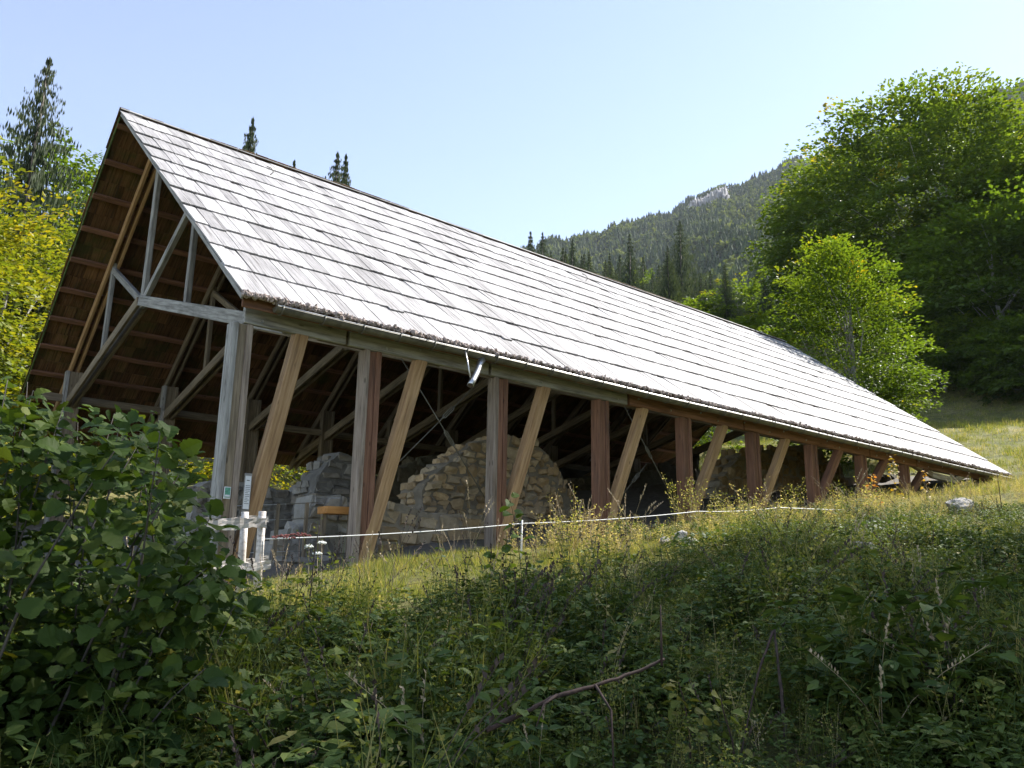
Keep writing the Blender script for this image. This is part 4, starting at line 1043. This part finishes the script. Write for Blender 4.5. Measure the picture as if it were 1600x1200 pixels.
def t_cover(seed, n=16, sz=0.07):
    r = np.random.default_rng(seed); acc = Acc(); th = r.random(n)*6.28; rd = 0.04+0.22*r.random(n)
    P = np.stack([np.cos(th)*rd, np.sin(th)*rd, r.uniform(0.03, 0.26, n)], 1); D = np.stack([np.cos(th), np.sin(th), r.normal(0, .25, n)], 1); N = np.stack([r.normal(0, .35, n), r.normal(0, .35, n), np.ones(n)], 1)
    leaf_set(acc, P, D, N, sz*r.uniform(0.6, 1.4, n), np.clip(r.normal(.45, .16, n), 0, 1)); return acc.arrays()
def t_fine(seed, h=0.8, tm=0.6):
    r = np.random.default_rng(seed); acc = Acc(); P, D, N, S_, T_ = [], [], [], [], []
    for s in range(3):
        b = r.normal(0, .05, 3)*[1, 1, 0]; lean = r.normal(0, .16, 3)*[1, 1, 0]; hh = h*r.uniform(0.6, 1.1)
        pts = [b+lean*t*t+np.array([0, 0, hh*t]) for t in np.linspace(0, 1, 5)]; stem(acc, pts, 0.004, 0.0015, 0.85, 3)
        for k in range(34):
            t = r.uniform(0.25, 1.0); p = b+lean*t*t+np.array([0, 0, hh*t]); th = r.random()*6.28; l = 0.11*(1.15-t)+0.02
            d = np.array([math.cos(th), math.sin(th), 0.5]); P.append(p+d*l*r.random()); D.append(d+r.normal(0, .2, 3)); N.append(r.normal(0, 1, 3)); S_.append(r.uniform(0.018, 0.045)); T_.append(np.clip(r.normal(tm, .2), 0, 1))
    leaf_set(acc, P, D, N, S_, T_, False); return acc.arrays()
BLV = np.array([(0, -0.5, 0), (0, 0.5, 0), (0.06, -0.42, 0.45), (0.06, 0.42, 0.45), (0.22, -0.25, 0.8), (0.22, 0.25, 0.8), (0.42, 0, 1.0)]); BLF = np.array([[0, 1, 3], [0, 3, 2], [2, 3, 5], [2, 5, 4], [4, 5, 6]])
def t_tuft(seed, n=22, h=0.28, w=0.006, spread=0.09, tm=0.4, ts=0.18):
    r = np.random.default_rng(seed); acc = Acc(); yaw = r.random(n)*6.28; H = h*r.uniform(0.45, 1.15, n)
    R = rot_zyx(yaw, r.normal(0.05, .25, n), r.normal(0, .1, n)); Sx = np.stack([H, np.full(n, w), H], 1); R = R*Sx[:, None, :]
    L = np.stack([r.normal(0, spread, n), r.normal(0, spread, n), np.zeros(n)], 1); acc.inst(BLV, BLF, R, L, np.clip(r.normal(tm, ts, n), 0, 1)); return acc.arrays()
def t_straw(seed, h=0.9):
    r = np.random.default_rng(seed); acc = Acc()
    for s in range(4):
        lean = r.normal(0, .22, 3)*[1, 1, 0]; hh = h*r.uniform(0.6, 1.1); b = r.normal(0, .05, 3)*[1, 1, 0]
        pts = [b+lean*t*t+np.array([0, 0, hh*t]) for t in np.linspace(0, 1, 5)]; stem(acc, pts, 0.0028, 0.0018, 0.9, 3)
        for k in range(9):
            t = 0.78+0.22*k/9; p = b+lean*t*t+np.array([0, 0, hh*t]); acc.inst(LEAF2V, LEAF2F, leaf_frames(np.array([[r.normal(0, .4), r.normal(0, .4), 1]]), r.normal(0, 1, (1, 3)), np.array([0.035])), p[None], np.array([0.95]))
    return acc.arrays()
def put(acc, tmpls, P, smin, smax, rg, tj=0.12, tilt=0.1, zoff=-0.01, bias=0.0):
    """plant many copies of the templates at map points P"""
    n = len(P); pick = rg.integers(len(tmpls), size=n); z = gz(P[:, 0], P[:, 1])+zoff; L = np.stack([P[:, 0], P[:, 1], z], 1)
    s = rg.uniform(smin, smax, n)*np.clip(0.85+0.36*clump(P[:, 0], P[:, 1], 1.7, 9), 0.45, 1.35)*np.interp(np.hypot(P[:, 0], P[:, 1]), [2, 3.5, 5, 7, 9, 13, 18], [0.75, 1.1, 1.08, 0.92, 0.8, 0.68, 0.5]); R = rot_zyx(rg.random(n)*6.28, rg.normal(0, tilt, n), rg.normal(0, tilt, n))*s[:, None, None]; s = s*np.where((P[:, 0] > 0.72*P[:, 1]) & (np.hypot(P[:, 0], P[:, 1]) < 5.2), 0.62, 1.0); R = R*np.where((P[:, 0] > 0.72*P[:, 1]) & (np.hypot(P[:, 0], P[:, 1]) < 5.2), 0.62, 1.0)[:, None, None]; tj_ = rg.normal(bias, tj, n)
    for k, (V_, T_, Q_, t_) in enumerate(tmpls):
        m = pick == k
        if not m.any(): continue
        F_ = np.vstack([T_, np.concatenate([Q_[:, [0, 1, 2]], Q_[:, [0, 2, 3]]])]) if len(Q_) else T_
        tt = np.clip(t_[None, :]+tj_[m][:, None], 0, 1); acc.inst(V_, F_, R[m], L[m], tt)
def region(n, rg, xr, yr, test):
    P = np.stack([rg.uniform(*xr, n), rg.uniform(*yr, n)], 1); return P[test(P[:, 0], P[:, 1])]
rg = np.random.default_rng(77)
def clump(x, y, s, k): return np.sin(x*s+k)*np.cos(y*s*1.2+2*k)+0.5*np.sin(x*s*2.3-y*s*1.9+k)
path = lambda x, y: (y > 6.5+0.35*np.clip(3.6-x, 0, 4)+0.35*np.clip(x-7.5, 0, 9)) & (x < 10.2+0.3*np.sin(y*3)) & (x > 2.2)          # mown strip before the posts
infront = lambda x, y: (y < 10.2) & (x > -3)
dmin = lambda x, y: np.hypot(x, y) > 1.9
# low leafy cover and brambles on the shaded bank
acc = Acc()
T_B = [t_bramble(k) for k in range(5)]; T_C = [t_cover(20+k) for k in range(5)]; T_U = [t_upright(40+k, 0.62) for k in range(5)]; T_N = [t_upright(60+k, 0.95, 12, 0.085, 0.38) for k in range(3)]
bank = lambda x, y: (~path(x, y)) & dmin(x, y) & infront(x, y)
P = region(8500, rg, (-3, 19), (-2, 9.6), bank); P = P[clump(P[:, 0], P[:, 1], 1.1, 1) > -0.9]; put(acc, T_C, P, 0.7, 1.5, rg)
P = region(4300, rg, (-3, 19), (-2, 9.6), bank); P = P[clump(P[:, 0], P[:, 1], 0.9, 2) > -0.6]; put(acc, T_B, P, 0.7, 1.25, rg)
P = region(3400, rg, (-3, 19), (-2, 9.4), bank); P = P[clump(P[:, 0], P[:, 1], 1.0, 3) > -0.35]; put(acc, T_U, P, 0.6, 1.2, rg)
P = region(620, rg, (2, 19), (1.5, 8.0), bank); P = P[clump(P[:, 0], P[:, 1], 0.8, 4) > 0.2]; put(acc, T_N, P, 0.55, 1.0, rg)
T_BIG = [t_cover(30+k, 12, 0.125) for k in range(4)]
P = region(520, rg, (-2, 12), (1.5, 8), bank); P = P[clump(P[:, 0], P[:, 1], 1.3, 12) > 0.15]; put(acc, T_BIG, P, 0.8, 1.5, rg, 0.15, bias=0.02)
P = region(2600, rg, (1.5, 6), (0.5, 4.5), bank); put(acc, T_C, P, 0.5, 1.1, rg)
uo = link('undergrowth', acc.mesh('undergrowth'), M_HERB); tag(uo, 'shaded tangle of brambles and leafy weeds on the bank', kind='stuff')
# taller weeds in the sun towards the far end
acc = Acc(); T_F = [t_fine(80+k) for k in range(5)]; T_W = [t_upright(90+k, 0.75, 10, 0.06, 0.62, 0.25) for k in range(4)]
sunny = lambda x, y: (y > 4.0+0.0*x) & (y < 10.0) & (x > 8.2) & (y > 8.2-0.16*(x-6))
P = region(4200, rg, (8, 40), (2, 10.2), sunny); put(acc, T_F, P, 0.5, 1.0, rg, 0.18, bias=0.3)
P = region(1900, rg, (8, 40), (2, 10.2), sunny); put(acc, T_W, P, 0.45, 0.9, rg, 0.16, bias=0.12)
P = region(1700, rg, (-1, 14), (1.5, 8.2), bank); put(acc, T_F, P, 0.5, 1.05, rg, 0.12, bias=-0.15)
P = region(520, rg, (7.5, 19), (5.2, 9.3), lambda x, y: (y > 8.6-0.16*(x-6)) & (clump(x, y, 1.4, 21) > -0.2)); put(acc, T_F, P, 1.1, 1.75, rg, 0.18, bias=0.22)
P = region(260, rg, (7.5, 19), (5.2, 9.3), lambda x, y: (y > 8.3-0.16*(x-6)) & (clump(x, y, 1.1, 22) > 0.1)); put(acc, T_W, P, 1.0, 1.6, rg, 0.18, bias=0.1)
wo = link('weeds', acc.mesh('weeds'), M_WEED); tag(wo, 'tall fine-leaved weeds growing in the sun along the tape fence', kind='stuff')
# grass
acc = Acc(); T_G = [t_tuft(100+k) for k in range(5)]; T_GS = [t_tuft(110+k, 26, 0.16, 0.006, 0.10, 0.45) for k in range(4)]; T_GD = [t_tuft(120+k, 18, 0.45, 0.005, 0.06, 0.75, 0.15) for k in range(4)]
P = region(5200, rg, (-6, 14), (7.4, 10.4), lambda x, y: (y > 7.6+0.0*x) & ((y < 10.25) | (x < 3.2))); put(acc, T_GS, P, 0.6, 1.3, rg, 0.12, 0.15)
P = region(3600, rg, (-3, 30), (-1, 10), lambda x, y: dmin(x, y)); put(acc, T_G, P, 0.6, 1.3, rg, 0.14, 0.15)
P = region(1300, rg, (-3, 30), (0, 10), lambda x, y: dmin(x, y) & (clump(x, y, 0.9, 6) > 0.1)); put(acc, T_GD, P, 0.6, 1.2, rg, 0.12, 0.2)
T_GL = [t_tuft(150+k, 26, 0.62, 0.007, 0.07, 0.35, 0.2) for k in range(5)]
P = region(1500, rg, (-1, 14), (0.8, 7.5), lambda x, y: dmin(x, y) & (clump(x, y, 1.2, 14) > 0.05)); put(acc, T_GL, P, 0.6, 1.25, rg, 0.15, 0.22)
go = link('grass', acc.mesh('grass'), M_GRASS); tag(go, 'short sunny grass and dry tufts before the shelter', kind='stuff')
# meadow beyond the far end and behind
acc = Acc(); T_M = [t_tuft(130+k, 26, 0.5, 0.022, 0.28, 0.55, 0.2) for k in range(4)]
P = region(9000, rg, (20, 75), (-2, 30), lambda x, y: ((x > 31.5) | (y < 9.8)) & (x > 24)); put(acc, T_M, P, 0.7, 1.5, rg, 0.14, 0.12)
P = region(2600, rg, (-10, 12), (9, 34), lambda x, y: (x < 3.0) | (y > 27)); put(acc, T_M, P, 0.5, 1.1, rg, 0.14, 0.12)
mo = link('meadow_grass', acc.mesh('meadow_grass'), M_GRASS); tag(mo, 'rough dry meadow grass on the slope beyond the shelter', kind='stuff')
acc = Acc(); T_S = [t_straw(140+k) for k in range(5)]
P = region(190, rg, (2, 28), (2, 10), lambda x, y: dmin(x, y) & (np.hypot(x, y) > 3)); put(acc, T_S, P, 0.5, 1.1, rg)
P = region(120, rg, (7, 20), (5, 9.4), lambda x, y: y > 8.4-0.16*(x-6)); put(acc, T_S, P, 1.0, 1.7, rg, tilt=0.25)
so_ = link('dry_stalks', acc.mesh('dry_stalks'), M_STRAW); tag(so_, 'scattered pale dry grass stalks among the weeds', kind='stuff')

acc = Acc(); P = region(260, rg, (1, 16), (1.2, 9), lambda x, y: dmin(x, y)); put(acc, T_S, P, 0.5, 1.15, rg, tilt=0.25)
ds = link('dead_stems', acc.mesh('dead_stems'), M_STALK); tag(ds, 'dark dead weed stems standing among the leaves', kind='stuff')
# ---- hazel bush
def hazel():
    r = np.random.default_rng(31); base = np.array([0.7, 5.1, float(gz(0.7, 5.1))])
    o = thing('hazel_bush', base, 'big hazel bush with broad dark leaves hiding the foot of the gable', 'bush')
    # height of the bush above the camera level along x
    topz = lambda x: np.interp(x, [-1.4, -0.6, 0.2, 0.5, 0.8, 1.1, 1.45, 1.62, 1.8, 2.05, 2.35, 2.55, 2.8], [0.7, 0.85, 0.95, 1.25, 1.1, 0.95, 1.05, 1.22, 0.98, 0.74, 0.20, -0.15, -0.7])
    P, D, N, S_, T_ = [], [], [], [], []
    acc = Acc()
    tips = []
    for k in range(92):
        txn = r.uniform(-1.3, 2.62); ty = r.uniform(3.9, 6.2); tx = txn*ty/6.0
        tz = topz(txn)*ty/6.0+r.normal(-0.05, .08)
        if r.random() < 0.45: tz -= r.uniform(0.15, 1.25)
        b = np.array([0.7+(tx-0.7)*0.6+r.normal(0, .1), 5.1+(ty-5.1)*0.6, 0]); b[2] = float(gz(b[0], b[1]))-0.05
        e = np.array([tx, ty, max(tz, b[2]+0.35)]); mid = b+(e-b)*0.5+np.array([0, 0, 0.12])+r.normal(0, .10, 3)
        pts = np.array([b, b+(mid-b)*0.5, mid, mid+(e-mid)*0.55+[0, 0, 0.03], e]); tips.append(pts)
        V_, T2, Q_ = tube(pts, np.array([0.010, 0.008, 0.006, 0.004, 0.002]), 6)
        child('stem', npmesh('stem', V_-base, [T2, Q_], None, True), M_BARK, o, Matrix.Translation(base))
        for q in range(104):
            t = 0.10+0.90*((q+r.random())/104)**0.75; p = np.array([np.interp(t, np.linspace(0, 1, 5), pts[:, i]) for i in range(3)])
            th = r.random()*6.28; off = np.array([math.cos(th), math.sin(th)*0.8, r.normal(0.05, .35)]); side = 0.04+0.30*r.random()*(1.15-0.7*t)
            p = p+off*side
            if p[2] > topz(p[0]*6.0/p[1])*p[1]/6.0+0.08: continue
            P.append(p); D.append(off*0.8+np.array([0, 0, -0.25])+r.normal(0, .25, 3)); N.append(np.array([0.15, -0.55, 1.0])+r.normal(0, .38, 3)); S_.append((0.04+0.085*r.random()**1.3)*(1.1-0.25*t)); T_.append(np.clip(r.normal(0.45, .17)+0.25*(r.random() < .06), 0, 1))
    P, D, N, S_, T_ = map(np.array, (P, D, N, S_, T_)); R = leaf_frames(D, N, S_)
    order = np.argsort(np.linalg.norm(P, axis=1)-0.9*P[:, 2])          # foremost leaves
    me = []
    for V_, F_ in HZL:
        for tv in (0.25, 0.45, 0.65, 0.9):
            m = npmesh('leaf', V_, [F_], np.full(len(V_), tv)); m.materials.append(M_HAZEL); me.append((tv, m))
    vis = order[::3][:300]; inv = set(vis.tolist())
    for k in vis:
        cand = [m for tv, m in me if abs(tv-T_[k]) < 0.16] or [me[1][1]]
        ob = bpy.data.objects.new('leaf', cand[k % len(cand)]); COL.objects.link(ob); ob.parent = o
        mm = Matrix.Identity(4)
        for i in range(3):
            for j in range(3): mm[i][j] = R[k][i][j]
            mm[i][3] = P[k][i]-base[i]
        ob.matrix_local = mm
    acc = Acc(); rest = np.array([k for k in range(len(P)) if k not in inv])
    for v in range(6):
        m = rest[rest % 6 == v]; acc.inst(HZL[v][0], HZL[v][1], R[m], P[m]-base, T_[m])
    lv = child('leaves', acc.mesh('leaves'), M_HAZEL, o, Matrix.Translation(base)); tag(lv, kind='stuff')
hazel()
def leafy_shrub(px, y, top_py, wd, nl, size, mat, tint, seed, label):
    r = np.random.default_rng(seed); t = at(px, top_py, y); zb = float(gz(t[0], y)); base = np.array([t[0], y, zb]); h = max(0.35, t[2]-zb)
    o = thing('leafy_shrub', base, label, 'shrub'); P, D, N, S_ = [], [], [], []
    for k in range(6):
        e = np.array([r.normal(0, wd*0.5), r.normal(0, wd*0.4), h*r.uniform(0.7, 1.0)]); pts = np.array([[0, 0, -0.03], e*[0.3, 0.3, 0.4], e*[0.7, 0.7, 0.78], e]); pts[1:3] += r.normal(0, .03, (2, 3))
        child('stem', tube_mesh('stem', pts, [0.006, 0.005, 0.004, 0.002], 5), M_TWIG, o, Matrix.Translation(base))
        for q in range(nl//6):
            f = 0.2+0.8*r.random(); p = np.array([np.interp(f, [0, .33, .66, 1], pts[:, i]) for i in range(3)]); th = r.random()*6.28; d = np.array([math.cos(th), math.sin(th), r.normal(0, .3)])
            P.append(p+d*wd*0.35*r.random()); D.append(d+[0, 0, -.2]); N.append(np.array([.1, -.4, 1])+r.normal(0, .4, 3)); S_.append(size*r.uniform(0.55, 1.2))
    P, D, N, S_ = map(np.array, (P, D, N, S_)); acc = Acc(); idx = np.arange(len(P)); Rm = leaf_frames(D, N, S_)
    for v in range(6):
        m = idx % 6 == v; acc.inst(HZL[v][0], HZL[v][1], Rm[m], P[m], np.clip(r.normal(tint, .13, m.sum()), 0, 1))
    tag(child('leaves', acc.mesh('leaves'), mat, o, Matrix.Translation(base)), kind='stuff')
for k, (px, y, tp, wd, nl, sz, mt, tn, lb) in enumerate((
        (840, 6.6, 905, 0.55, 200, 0.075, M_HAZEL, 0.4, 'dark leafy shrub at the foot of the slender sapling'),
        (1085, 7.2, 858, 0.6, 220, 0.06, M_HERB, 0.3, 'dark shrub below the pale limestone lumps'),
        (1390, 6.0, 868, 0.7, 240, 0.06, M_HERB, 0.25, 'dark shrub beside the flat grey boulder'),
        (1490, 4.6, 905, 0.6, 220, 0.06, M_HERB, 0.3, 'broad dark shrub on the shaded bank below the block'),
        (960, 5.0, 960, 0.6, 220, 0.06, M_HERB, 0.5, 'mid-green shrub in the middle of the shaded bank'),
        (560, 5.6, 985, 0.6, 220, 0.07, M_HAZEL, 0.45, 'rounded shrub between the hazel and the dead stalk'),
        (690, 4.6, 1010, 0.6, 220, 0.065, M_HERB, 0.55, 'loose green shrub above the broken branch'),
        (470, 3.9, 1060, 0.5, 200, 0.075, M_HAZEL, 0.35, 'low dark shrub at the edge of the hazel'),
        (1330, 3.4, 1040, 0.5, 200, 0.055, M_HERB, 0.42, 'low shrub behind the folded stalk'))):
    leafy_shrub(px, y, tp, wd, nl, sz, mt, tn, 300+k, lb)
def shoot(name, base_px, y, path_px, nleaf, size, label, mat, leafset=0, tint=0.5, seed=1, bark=M_TWIG, spread=0.10, cat='plant', rad=0.006):
    """single stem drawn up through given points at depth y, with leaves"""
    r = np.random.default_rng(seed); pts = np.array([at(px, py, y) for px, py in path_px]); pts[0][2] = float(gz(pts[0][0], y))-0.05
    base = pts[0].copy(); o = thing(name, base, label, cat)
    child('stem', tube_mesh('stem', pts-base, np.linspace(rad, rad*0.35, len(pts)), 6), bark, o, Matrix.Translation(base))
    meL = []
    for V_, F_ in HZL:
        m = npmesh('leaf', V_, [F_], np.full(len(V_), tint)); m.materials.append(mat); meL.append(m)
    for k in range(nleaf):
        t = 0.25+0.75*(k+0.5)/nleaf; p = np.array([np.interp(t, np.linspace(0, 1, len(pts)), pts[:, i]) for i in range(3)])
        th = k*2.4+r.normal(0, .3); d = np.array([math.cos(th), math.sin(th), r.normal(0.0, .3)]); p = p+d*spread*r.uniform(0.2, 1)*(1.2-t)
        Rm = leaf_frames(d[None]+[[0, 0, -.2]], np.array([[0.2, -0.5, 1.0]])+r.normal(0, .35, (1, 3)), np.array([size*r.uniform(0.7, 1.2)]))[0]
        mm = Matrix.Identity(4)
        for i in range(3):
            for j in range(3): mm[i][j] = Rm[i][j]
            mm[i][3] = p[i]-base[i]
        ob = bpy.data.objects.new('leaf', meL[k % 6]); COL.objects.link(ob); ob.parent = o; ob.matrix_local = mm
    return o
shoot('hazel_sapling', None, 7.0, [(815, 990), (818, 930), (812, 870), (805, 820), (796, 775)], 22, 0.115, 'slender hazel sapling with round leaves crossing the tape', M_HAZEL, tint=0.5, seed=2, spread=0.16)
shoot('hazel_sapling', None, 6.6, [(770, 1020), (775, 960), (770, 900), (778, 860)], 20, 0.11, 'short leafy hazel shoot beside the slender sapling', M_HAZEL, tint=0.42, seed=3, spread=0.2)
shoot('ash_seedling', None, 2.7, [(1080, 1210), (1078, 1150), (1070, 1100), (1060, 1066)], 26, 0.06, 'bright yellow-green seedling glowing in the shaded weeds', M_HERB, tint=0.86, seed=4, spread=0.15)
shoot('ash_seedling', None, 2.5, [(1150, 1210), (1145, 1160), (1130, 1110), (1125, 1085)], 20, 0.055, 'smaller yellow-green seedling next to the glowing one', M_HERB, tint=0.80, seed=5, spread=0.13)
shoot('autumn_shrub', None, 8.6, [(1362, 830), (1366, 790), (1360, 760), (1365, 742)], 34, 0.075, 'red-leaved autumn shrub before the last bays', M_AUTUMN, tint=0.75, seed=6, spread=0.22, cat='shrub')
shoot('autumn_shrub', None, 8.4, [(1398, 830), (1400, 780), (1396, 740), (1394, 712)], 40, 0.07, 'orange autumn shrub climbing towards the under-slung frame', M_AUTUMN, tint=0.45, seed=7, spread=0.2, cat='shrub')
shoot('autumn_shrub', None, 8.5, [(1446, 830), (1450, 790), (1447, 750), (1444, 735)], 26, 0.065, 'thin yellow and red shrub by the pale frame', M_AUTUMN, tint=0.55, seed=8, spread=0.14, cat='shrub')
def feathery(px_path, y, label, seed, tm):
    V_, T2, Q_, t_ = t_fine(seed, 1.0, tm); pts = at(*px_path[-1], y); x = pts[0]; zb = float(gz(x, y)); h = max(0.4, pts[2]-zb); acc = Acc()
    for k in range(3):
        V3, T3, Q3, t3 = t_fine(seed+k, 1.0, tm); acc.add((V3+[0.05*k-0.05, 0.02*k, 0])*[1, 1, h], T3, Q3, t3)
    o = link('tall_weed', acc.mesh('tall_weed'), M_WEED, None, Matrix.Translation((x, y, zb-0.02))); tag(o, label, 'weed')
feathery([(1060, 735)], 9.6, 'tall feathery yellow-green weed before a red post', 201, 0.72)
feathery([(1085, 752)], 9.4, 'second feathery weed leaning beside the red post', 211, 0.68)
feathery([(1128, 765)], 9.3, 'feathery weed at the foot of the ochre wall', 221, 0.7)
feathery([(1240, 750)], 9.2, 'feathery green weed rising beside the raking brace', 231, 0.6)
# dead stalk with flower heads beside the fence
def umbel_plant():
    y = 6.3; pts = np.array([at(px, py, y) for px, py in ((472, 1075), (478, 1000), (486, 920), (492, 860), (500, 820))]); pts[0][2] = float(gz(pts[0][0], y)); base = pts[0].copy()
    o = thing('dry_stalk', base, 'dark dead stalk with thin forked twigs standing by the plank fence', 'plant')
    child('stem', tube_mesh('stem', pts-base, [0.009, 0.008, 0.006, 0.005, 0.003], 6), M_STALK, o, Matrix.Translation(base))
    for px0, py0, px1, py1 in ((484, 935, 512, 905), (480, 985, 455, 950), (490, 880, 474, 850), (478, 1010, 500, 985)):
        child('twig', tube_mesh('twig', [at(px0, py0, y)-base, at((px0+px1)/2, (py0+py1)/2+3, y)-base, at(px1, py1, y)-base], [0.004, 0.003, 0.002], 5), M_STALK, o, Matrix.Translation(base))
    r = np.random.default_rng(3)
    for k, (px, py, yy, mat, wd, lb) in enumerate(((443, 836, 6.9, M_UMBELRED, 0.11, 'flat dark red seed head beside the dead stalk'), (468, 833, 6.9, M_UMBELRED, 0.10, 'second dark red seed head touching the first'),
                                               (503, 847, 6.8, M_PETAL, 0.04, 'white umbel on the flowering weed, topmost'), (483, 853, 6.8, M_PETAL, 0.035, 'white umbel on the flowering weed, lower'), (496, 864, 6.8, M_PETAL, 0.04, 'creamy umbel below the topmost white one'))):
        t = at(px, py, yy); b = np.array([t[0]+0.02, yy, float(gz(t[0], yy))]); q = thing('umbel_flower', b, lb, 'flower')
        child('stem', tube_mesh('stem', [(0, 0, 0), ((t-b)*0.5+[0.01, 0, 0]), t-b], [0.004, 0.003, 0.0025], 5), M_STALK if mat is M_UMBELRED else M_STRAW, q, Matrix.Translation(b))
        n = 46; a_ = r.random(n)*6.28; rd = wd*np.sqrt(r.random(n)); acc = Acc(); L = np.stack([np.cos(a_)*rd, np.sin(a_)*rd, -0.25*rd*rd/wd+r.normal(0, .004, n)], 1)+(t-b)
        acc.inst(IV, IF, rot_zyx(r.random(n), r.random(n), r.random(n))*0.008, L, np.full(n, .5)); tag(child('flower_head', acc.mesh('flower_head'), mat, q, Matrix.Translation(b)), kind='stuff')
umbel_plant()
def branch(name, pix, rad, mat, label, twigs=()):
    pts = np.array([at(px, py, y) for px, py, y in pix]); base = pts[0].copy(); o = thing(name, base, label, 'branch')
    rb = np.random.default_rng(len(label)); t0 = np.linspace(0, 1, len(pts)); t1 = np.linspace(0, 1, 26); pts = np.stack([np.interp(t1, t0, pts[:, i]) for i in range(3)], 1)+rb.normal(0, rad*0.12, (26, 3))
    child('limb', tube_mesh('limb', pts-base, np.linspace(rad, rad*0.6, len(pts))*rb.uniform(0.85, 1.15, len(pts)), 8), mat, o, Matrix.Translation(base))
    for tw in twigs:
        tp = np.array([at(px, py, y) for px, py, y in tw]); child('twig', tube_mesh('twig', tp-base, np.linspace(rad*0.6, rad*0.25, len(tp)), 6), mat, o, Matrix.Translation(base))
branch('fallen_branch', [(760, 1142, 2.75), (830, 1108, 2.7), (868, 1088, 2.66), (940, 1068, 2.62), (1000, 1048, 2.58), (1038, 1030, 2.54)], 0.011, M_TWIG, 'broken red-brown branch lying across the shaded weeds', [[(1034, 1040, 2.54), (1033, 990, 2.54), (1032, 945, 2.54)], [(870, 1086, 2.66), (850, 1100, 2.62), (838, 1135, 2.58)], [(930, 1070, 2.62), (955, 1110, 2.5), (960, 1230, 2.4)]])
branch('bent_stalk', [(1230, 1215, 2.55), (1226, 1130, 2.6), (1216, 1040, 2.65), (1210, 984, 2.7)], 0.011, M_STALK, 'thick dark dead stalk standing in the near weeds')
branch('bent_stalk', [(1208, 986, 2.7), (1185, 1050, 2.68), (1172, 1110, 2.66), (1155, 1190, 2.6)], 0.007, M_TWIG, 'thin stalk folded down from the top of the thick one')
branch('bent_stalk', [(1572, 860, 6.0), (1566, 800, 6.0), (1558, 740, 6.0)], 0.010, M_STALK, 'lone dark stalk rising at the end of the eave')
branch('bent_stalk', [(1545, 1190, 2.2), (1530, 1110, 2.25), (1522, 1040, 2.3), (1524, 1000, 2.32)], 0.006, M_STALK, 'thin pale-tipped stalk leaning in the near weeds')

# ================================================================== HAZE
def haze():
    bm = bmesh.new(); bmesh.ops.create_cube(bm, size=1)
    lo = Vector((-950, -950, -70)); hi = Vector((2400, 2000, 1150))
    for v in bm.verts: v.co = Vector((lo[i]+(v.co[i]+0.5)*(hi[i]-lo[i]) for i in range(3)))
    me = bpy.data.meshes.new('haze'); bm.to_mesh(me); bm.free()
    m = bpy.data.materials.new('thin_haze'); m.use_nodes = True; t = m.node_tree; t.nodes.clear()
    out = t.nodes.new('ShaderNodeOutputMaterial'); pv = t.nodes.new('ShaderNodeVolumePrincipled')
    pv.inputs['Color'].default_value = (0.80, 0.86, 1.0, 1); pv.inputs['Density'].default_value = 0.00007; pv.inputs['Anisotropy'].default_value = 0.0
    t.links.new(pv.outputs[0], out.inputs['Volume'])
    o = link('haze', me, m); tag(o, kind='stuff')
haze()
